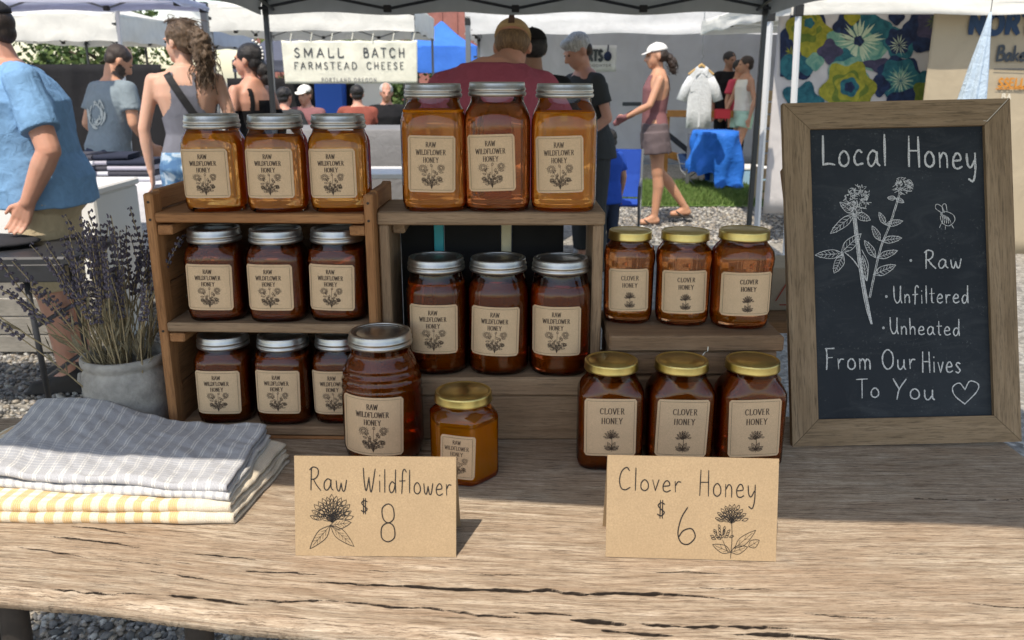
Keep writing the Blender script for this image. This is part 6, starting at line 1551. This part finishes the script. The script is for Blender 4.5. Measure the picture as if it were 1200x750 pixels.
C_BLUE = fabric('sky_blue_jersey', (.17, .33, .55), .0, .95, .35, 22, .1); C_KHAKI = fabric('khaki_cotton', (.52, .42, .28), .0, .95, .4, 18, .08); C_GREYT = fabric('slate_grey_jersey', (.19, .235, .26), 0, .95, .4, 20); C_NAVY = fabric('navy_denim', (.035, .045, .075), 0); C_TANK = fabric('grey_violet_jersey', (.16, .165, .20), 0)
C_MAR = fabric('maroon_jersey', (.36, .085, .125), .0, .95, .4, 20, .08); C_BLKC = fabric('black_jersey', (.014, .014, .016), 0); C_CHAR = fabric('charcoal_jersey', (.045, .048, .05), 0); C_ROSE = fabric('dusty_rose_jersey', (.22, .10, .105), 0); C_SHO = fabric('taupe_shorts', (.115, .09, .095), 0); C_WHT = fabric('white_knit', (.74, .72, .68), 0)
C_MINT = fabric('mint_shorts', (.42, .62, .50), 0); C_CREAM = fabric('cream_top', (.74, .70, .62), 0); C_PINK = fabric('coral_red_jersey', (.62, .08, .12), 0); C_BLK2 = flat('black_webbing', (.012, .012, .014), .7)
def tie_dye():
    m, nt, b = newmat('blue_floral_shorts'); v = coords(nt, rnd=False); n = noisen(nt, v, 16, 3, .5, .6); L(nt, ramp(nt, n, [(.42, (.06, .15, .30)), (.54, (.13, .26, .42)), (.60, (.40, .50, .60))]), b.inputs['Base Color']); b.inputs['Roughness'].default_value = .9; return m
M_SHOE = flat('dark_shoe', (.03, .026, .024), .7)

# man in the blue t-shirt, facing left
X_ = pt(60, 200, Y=3.7).x
P1_ = Person('man in a sky blue t-shirt, khaki shorts and dark cap at the left edge', (X_ - .05, 3.72, 0), R(-82), .98, 1.38, 1.30, S_RED, dict(shL=(.20, .13, 1.385), elL=(.285, .145, 1.11), wrL=(.275, .03, .90)), (0, -.18), (6, 12), .0055, belly=1.22, chest=1.12)
P1_.tee(C_BLUE, .86, .72, .020, .007, flare=1.0); P1_.shorts(C_KHAKI, .94, 1.0, .010, .006, wide=1.25); P1_.shoes(M_SHOE, 'sandal')
P1_.blob('hair', H_DKBR, [((0, .030, .012), (.084, .088, .076)), ((0, .058, -.032), (.066, .050, .050))], wr=.001)
P1_.beard(H_DKBR)
P1_.cap(fabric('dark_grey_cap', (.035, .035, .038)))
# man in grey t-shirt, back turned
X_ = pt(116, 120, Y=6.0).x
P2_ = Person('man in a slate grey printed t-shirt looking down, behind the blue shirt man', (X_ - .03, 6.1, 0), R(150), .93, 1.05, 1.08, S_TAN, dict(elL=(.23, -.02, 1.13), wrL=(.17, -.19, .93), elR=(-.26, -.06, 1.14), wrR=(-.20, -.24, .96)), (-.05, -.20), (-25, 38), .010)
tee2 = P2_.tee(C_GREYT, .86, .62, .016, .005); P2_.shorts(C_NAVY, .98, 1.9, .02, .004, 'jeans'); P2_.shoes(M_SHOE)
P2_.blob('hair', H_DKBR, [((0, .022, .034), (.084, .094, .080)), ((0, .055, -.02), (.07, .05, .05))], wr=.002); P2_.beard(H_DKBR)
M_PALEPR = flat('pale_shirt_print', (.42, .46, .44), .9); mb = MB(); rg = random.Random(2)
tc = np.empty(len(tee2.data.vertices) * 3); tee2.data.vertices.foreach_get('co', tc); tc = tc.reshape(-1, 3)
def fpz(x, z):
    x = x - .025; m = (np.abs(tc[:, 0] - x) < .014) & (np.abs(tc[:, 2] - z) < .014); c = tc[m, 1]
    return (x, (c.max() if len(c) else .1) + .006 + (RC[0] % 5) * .0004, z)
for k in range(42):
    a = rg.uniform(0, 6.28); r_ = rg.uniform(.05, .10); ribbon(mb, smooth_line([(r_ * math.cos(a + d) + .0, 1.22 + r_ * 1.15 * math.sin(a + d)) for d in (0, .25, .5)], 3), .010, fpz)
text(mb, 'SRVG', -.085, 1.19, .06, .012, fpz, CAPS, .1, smooth=3) if False else None
for k in range(14): x = rg.uniform(-.08, .08); z = rg.uniform(1.14, 1.3); ribbon(mb, [Vector((x, z)), Vector((x + rg.uniform(-.02, .02), z + .03))], .009, fpz)
mb.build('shirt_print', M_PALEPR, P2_.t, fix=False)
# ponytail woman in grey tank
X_ = pt(214, 120, Y=5.0).x
P3_ = Person('woman with a wavy brown ponytail and grey tank top, black strap across her back', (X_ + .01, 5.05, 0), R(-168), .975, 1.06, 1.14, S_LIGHT, dict(elL=(.255, .02, 1.11), wrL=(.245, .0, .86), elR=(-.25, .02, 1.12), wrR=(-.24, .0, .86)), (0, .0), (52, 4), .008, fem=True)
P3_.tight('tank_top', C_TANK, lambda x, y, z: .90 < z < 1.43 and abs(x) < .20 and (abs(x) < (.075 + .12 * max(0, min(1, (1.27 - z) / .13)) ** 1.6) if y > -.02 else abs(x) < .17 - max(0, z - 1.25) * .5) and not (z > 1.36 and abs(x) < .045))
o = P3_.shorts(tie_dye(), 1.0, .95, .020, .005, wide=1.15); P3_.shoes(M_SHOE)
P3_.strap(C_BLK2, (.085, .0, 1.425), (-.125, .0, 1.06), 1, .014, .042)
P3_.blob('hair', H_BROWN, [((0, .024, .036), (.088, .100, .086)), ((0, .055, -.005), (.074, .066, .066)), ((0, .10, .035), (.045, .04, .04))], wr=.006, wsc=35)
P3_.blob('ponytail', H_BROWN, [((0, .125, .03), (.05, .045, .05)), ((0, .155, -.02), (.062, .055, .07)), ((.0, .165, -.09), (.060, .052, .07)), ((0, .16, -.155), (.045, .04, .055)), ((.01, .15, -.21), (.025, .025, .04))], wr=.012, wsc=42)
def curls(p, mat, n, pts, spread, r=.0022, seed=1):
    rg = random.Random(seed); mb = MB()
    for _ in range(n):
        o_ = Vector((rg.gauss(0, spread), rg.gauss(0, spread), rg.gauss(0, spread * .4))); ph = rg.uniform(0, 6.28); am = rg.uniform(.006, .016); k_ = rg.uniform(5, 9); m = 16; ln_ = rg.uniform(.65, 1.08); q = []
        for i in range(m + 1):
            t = i / m * ln_ * (len(pts) - 1); a = min(int(t), len(pts) - 2); v = Vector(pts[a]).lerp(Vector(pts[a + 1]), t - a) + o_ * (.5 + .8 * i / m)
            q.append(p.h(v.x + am * math.cos(ph + k_ * i / m * 2), v.y + am * math.sin(ph + k_ * i / m * 2), v.z))
        mb.tube(q, r, 4, False)
    o = mb.build('hair_strands', mat, p.t, smooth=True, fix=False); o['kind'] = 'stuff'
curls(P3_, H_BROWN, 150, [(0, .10, .06), (0, .145, .01), (0, .165, -.08), (0, .16, -.17), (.01, .15, -.26)], .026)
curls(P3_, H_BROWN, 50, [(0, -.05, .11), (0, .03, .125), (0, .09, .09), (0, .12, .04)], .03, .0018, 2)
# dark haired woman in black
X_ = pt(287, 110, Y=6.0).x
P4_ = Person('dark haired woman in a black strappy top beside the silver post', (X_ + .04, 6.05, 0), R(-120), .925, 1.02, 1.08, S_RED, None, (0, -.02), (22, 0), .010, fem=True)
P4_.tight('strappy_top', C_BLKC, lambda x, y, z: (.88 < z < 1.25) or (z < 1.40 and abs(x) < .17 and abs(abs(x) - .10) < .018) or (z < 1.32 and y > 0 and abs(x) < .06)); P4_.shorts(C_NAVY, 1.0, 1.9, .015, .004, 'jeans'); P4_.shoes(M_SHOE)
P4_.blob('hair', H_BLACK, [((0, .026, .036), (.088, .100, .086)), ((0, .062, -.02), (.076, .062, .062)), ((0, .12, -.075), (.055, .055, .055)), ((0, .14, -.13), (.045, .045, .05))], wr=.004)
mb = MB()
for k in range(9):
    a = -.9 + k * .27; mb.ell(P4_.h(.02, .03 + .10 * math.cos(a), .045 + .085 * math.sin(a) * 1.1), (.009, .009, .009), None, 8, 6)
mb.build('pearl_hair_band', flat('pearl', (.8, .8, .78), .3), P4_.t, smooth=True)
# maroon man, back turned
X_ = pt(578, 60, Y=3.9).x
P5_ = Person('broad man in a maroon t-shirt and tan cap seen from behind', (X_, 3.9, 0), R(180), .99, 1.30, 1.36, S_RED, dict(shL=(.225, 0, 1.345), shR=(-.225, 0, 1.345), elL=(.33, -.06, 1.12), wrL=(.20, -.30, 1.0), elR=(-.33, -.06, 1.12), wrR=(-.24, -.32, 1.0)), (0, -.10), (-4, 30), .009, chest=1.1, hoff=(-.085, -.05, -.075))
P5_.tee(C_MAR, .80, .75, .024, .005); P5_.shorts(C_NAVY, .98, 1.9, .03, .004, 'jeans'); P5_.shoes(M_SHOE)
P5_.blob('hair', H_SANDY, [((0, .030, .004), (.082, .084, .066))], wr=.001)
M_TANC = fabric('tan_cap', (.50, .34, .18)); P5_.cap(M_TANC, -1)
mb = MB(); mb.rings([[P5_.h(-.014, .121, .045), P5_.h(.014, .121, .045)], [P5_.h(-.012, .117, .085), P5_.h(.012, .117, .085)]], False, False, closed=False); mb.build('cap_strap', flat('brown_leather', (.10, .05, .03)), P5_.t, fix=False).modifiers.new('t', 'SOLIDIFY').thickness = .004
# tall dark capped person just beyond him
P6_ = Person('person in black cap mostly hidden behind the maroon shirt man', (pt(624, 60, Y=5.1).x, 5.1, 0), R(200), .955, 1.1, 1.1, S_BR, None, (0, 0), (0, 5), .012); P6_.tee(C_BLKC, .85); P6_.shorts(C_NAVY, 1, 1.9, .02, .003, 'jeans'); P6_.shoes(M_SHOE); P6_.blob('hair', H_BLACK, [((0, .030, .012), (.086, .090, .08))]); P6_.cap(fabric('black_cap', (.015, .015, .015)), -1)
# grey haired woman looking down
X_ = pt(692, 100, Y=6.1).x
P7_ = Person('woman with short silver hair and charcoal top looking down', (X_ + .02, 6.2, 0), R(-62), .97, 1.12, 1.10, S_RED, dict(elR=(-.24, .0, 1.12), wrR=(-.20, -.16, .93), elL=(.24, -.02, 1.13), wrL=(.14, -.22, .97)), (0, -.16), (-6, 30), .009, fem=True)
P7_.tee(C_CHAR, .84, .60, .022, .006, neck=1.425); P7_.shorts(C_CHAR, 1, 1.85, .02, .004, 'trousers'); P7_.shoes(M_SHOE)
P7_.blob('hair', H_GREY, [((0, .022, .040), (.086, .100, .082)), ((0, -.04, .075), (.07, .05, .035))], wr=.004, wsc=40); P7_.blob('hair_nape', H_DKBR, [((0, .068, -.022), (.068, .045, .055))], wr=.002)
# woman with white cap walking left
X_ = pt(768, 150, Y=8.15).x
P8_ = Person('woman in white cap, dusty rose tank and taupe shorts walking left', (X_, 8.2, 0), R(-88), .975, 1.03, 1.0, S_TAN, dict(hipL=(.085, 0, .90), kneeL=(.09, .03, .50), ankL=(.09, .02, .085), hipR=(-.085, .0, .90), kneeR=(-.09, .075, .51), ankR=(-.09, .37, .14),
    elR=(-.235, -.02, 1.14), wrR=(-.20, -.24, 1.03), elL=(.22, -.10, 1.15), wrL=(.12, -.30, 1.04)), (0, -.0), (2, 8), .009, fem=True)
P8_.tight('tank_top', C_ROSE, lambda x, y, z: .96 < z < 1.42 and abs(x) < .16 and ((abs(x) < .06 + max(0, 1.30 - z) * .8 or z < 1.20) if y > -.02 else abs(x) < .145 - max(0, z - 1.28) * .5)); P8_.shorts(C_SHO, 1.02, .50, .038, .008, wide=1.5); 
P8_.blob('hair', H_DKBR, [((0, .040, .0), (.082, .078, .07)), ((0, .12, -.035), (.04, .045, .045)), ((0, .15, -.085), (.045, .045, .06)), ((0, .155, -.15), (.03, .03, .045))], wr=.006); P8_.cap(C_WHT, 1, name='knit_cap')
for s_ in 'LR':
    an = P8_.j['ank' + s_]; mb = MB(); mb.box(an + Vector((0, -.055, -.082)), (.085, .25, .018), bev=.006); o = mb.build('flip_flop', M_SHOE, P8_.t); mb = MB(); mb.tube([an + Vector((-.046, -.03, -.075)), an + Vector((-.02, -.10, -.028)), an + Vector((.02, -.10, -.028)), an + Vector((.046, -.03, -.075))], .009, 6); mb.build('strap', M_SHOE, o)
curls(P8_, H_DKBR, 60, [(0, .10, -.01), (0, .14, -.06), (0, .155, -.12), (0, .15, -.19)], .018)
# child in stroller
P9_ = Person('dark haired child in a royal blue top beside the gold jar', (pt(712, 190, Y=6.75).x, 6.7, -.08), R(-150), .62, 1.0, 1.0, S_TAN, None, (0, 0), (0, 5), .014); P9_.tee(fabric('royal_blue_jersey', (.02, .08, .42)), .80, .7); P9_.shorts(C_NAVY, 1, 1.9, .02, .003, 'trousers'); P9_.shoes(M_SHOE); P9_.blob('hair', H_BLACK, [((0, .026, .032), (.090, .104, .094)), ((0, .06, -.04), (.08, .055, .07))], wr=.004)
# girl in mint shorts
X_ = pt(874, 130, Y=11.6).x
P10 = Person('young woman in cream top and mint shorts standing beyond the dark post', (X_, 11.75, .0), R(-70), .955, .92, .95, S_TAN, dict(elR=(-.22, -.04, 1.13), wrR=(-.20, -.17, .93), kneeL=(.08, -.10, .52), ankL=(.09, -.12, .09), kneeR=(-.09, .0, .5), ankR=(-.09, .05, .085)), (0, 0), (-18, 5), .010, fem=True)
P10.tight('cream_top', C_CREAM, lambda x, y, z: .98 < z < 1.40 and abs(x) < .15 and (abs(x) < .13 or z < 1.25)); P10.shorts(C_MINT, 1.0, .38, .028, .005, wide=1.3); P10.shoes(flat('tan_sandal', (.35, .2, .1), .7), 'sandal'); P10.blob('hair', H_DKBR, [((0, .026, .036), (.086, .100, .084)), ((0, .06, -.02), (.072, .055, .06))], wr=.002)
P11 = Person('person in black clothes behind the hanging shirt', (pt(851, 130, Y=12.6).x, 12.6, .0), R(25), 1.0, 1.1, 1.1, S_BR, None, (0, 0), (0, 5), .013); P11.tee(C_BLKC, .82, .95); P11.shorts(C_BLKC, 1, 1.9, .02, .003, 'trousers'); P11.shoes(M_SHOE); P11.blob('hair', H_BLACK, [((0, .026, .036), (.086, .100, .084))])
P12 = Person('person in a coral red shirt behind the young woman in mint shorts', (pt(862, 130, Y=12.3).x, 12.25, .0), R(40), .93, .9, .95, S_TAN, None, (0, 0), (0, 5), .013); P12.tee(C_PINK, .84, .6); P12.shorts(C_BLKC, 1, 1.9, .02, .003, 'trousers'); P12.shoes(M_SHOE); P12.blob('hair', H_BLACK, [((0, .026, .036), (.086, .100, .084))])
# three seated visitors far behind (standing height lowered: they sit)
def sit(label, px, Y, rz, top, shirt, hair, capm=None, skin=S_RED, zc=.0):
    J = dict(kneeL=(.11, -.42, .88), kneeR=(-.11, -.42, .88), ankL=(.12, -.42, .50), ankR=(-.12, -.42, .50), hipL=(.09, -.02, .90), hipR=(-.09, -.02, .90), elL=(.25, -.08, 1.14), wrL=(.12, -.30, 1.06), elR=(-.25, -.08, 1.14), wrR=(-.12, -.30, 1.06))
    P_ = Person(label, (pt(px, 120, Y=Y).x, Y, -.50 + zc), R(rz), .98, 1.1, 1.1, skin, J, (0, -.08), (0, 8), .013); P_.tee(shirt, .84, .6); P_.shorts(C_NAVY, 1, 1.6, .02, .003, 'trousers'); P_.shoes(M_SHOE)
    P_.blob('hair', hair, [((0, .028, .03), (.087, .098, .084)), ((0, .055, -.03), (.07, .05, .055))], wr=.003)
    if capm: P_.cap(capm, 1)
    st_ = thing('stool', 'stool under the ' + label, 'stool', (P_.t.location.x, Y, 0)); mb = MB(); mb.box((0, 0, .37), (.36, .36, .04), bev=.01); mb.build('seat', M_BARD, st_)
    for a in (-.14, .14):
        for b in (-.14, .14): mb = MB(); mb.tube([(a, b, 0), (a, b, .35)], .012, 6); mb.build('leg', M_BARD, st_)
sit('seated visitor in white cap and rose top', 361, 10.6, -20, 0, C_ROSE, H_BROWN, C_WHT, zc=.10)
sit('seated visitor in rust shirt and dark cap', 419, 10.9, 190, 0, fabric('rust_jersey', (.26, .075, .055), 0), H_BLACK, fabric('dark_green_cap', (.03, .035, .03)), zc=.10)
sit('seated grey haired visitor in black', 453, 11.1, 10, 0, C_BLKC, H_GREY, None, zc=.12)
sit('seated visitor in dark top near the canopy post', 331, 10.4, 160, 0, C_CHAR, H_BLACK, None, zc=.08)
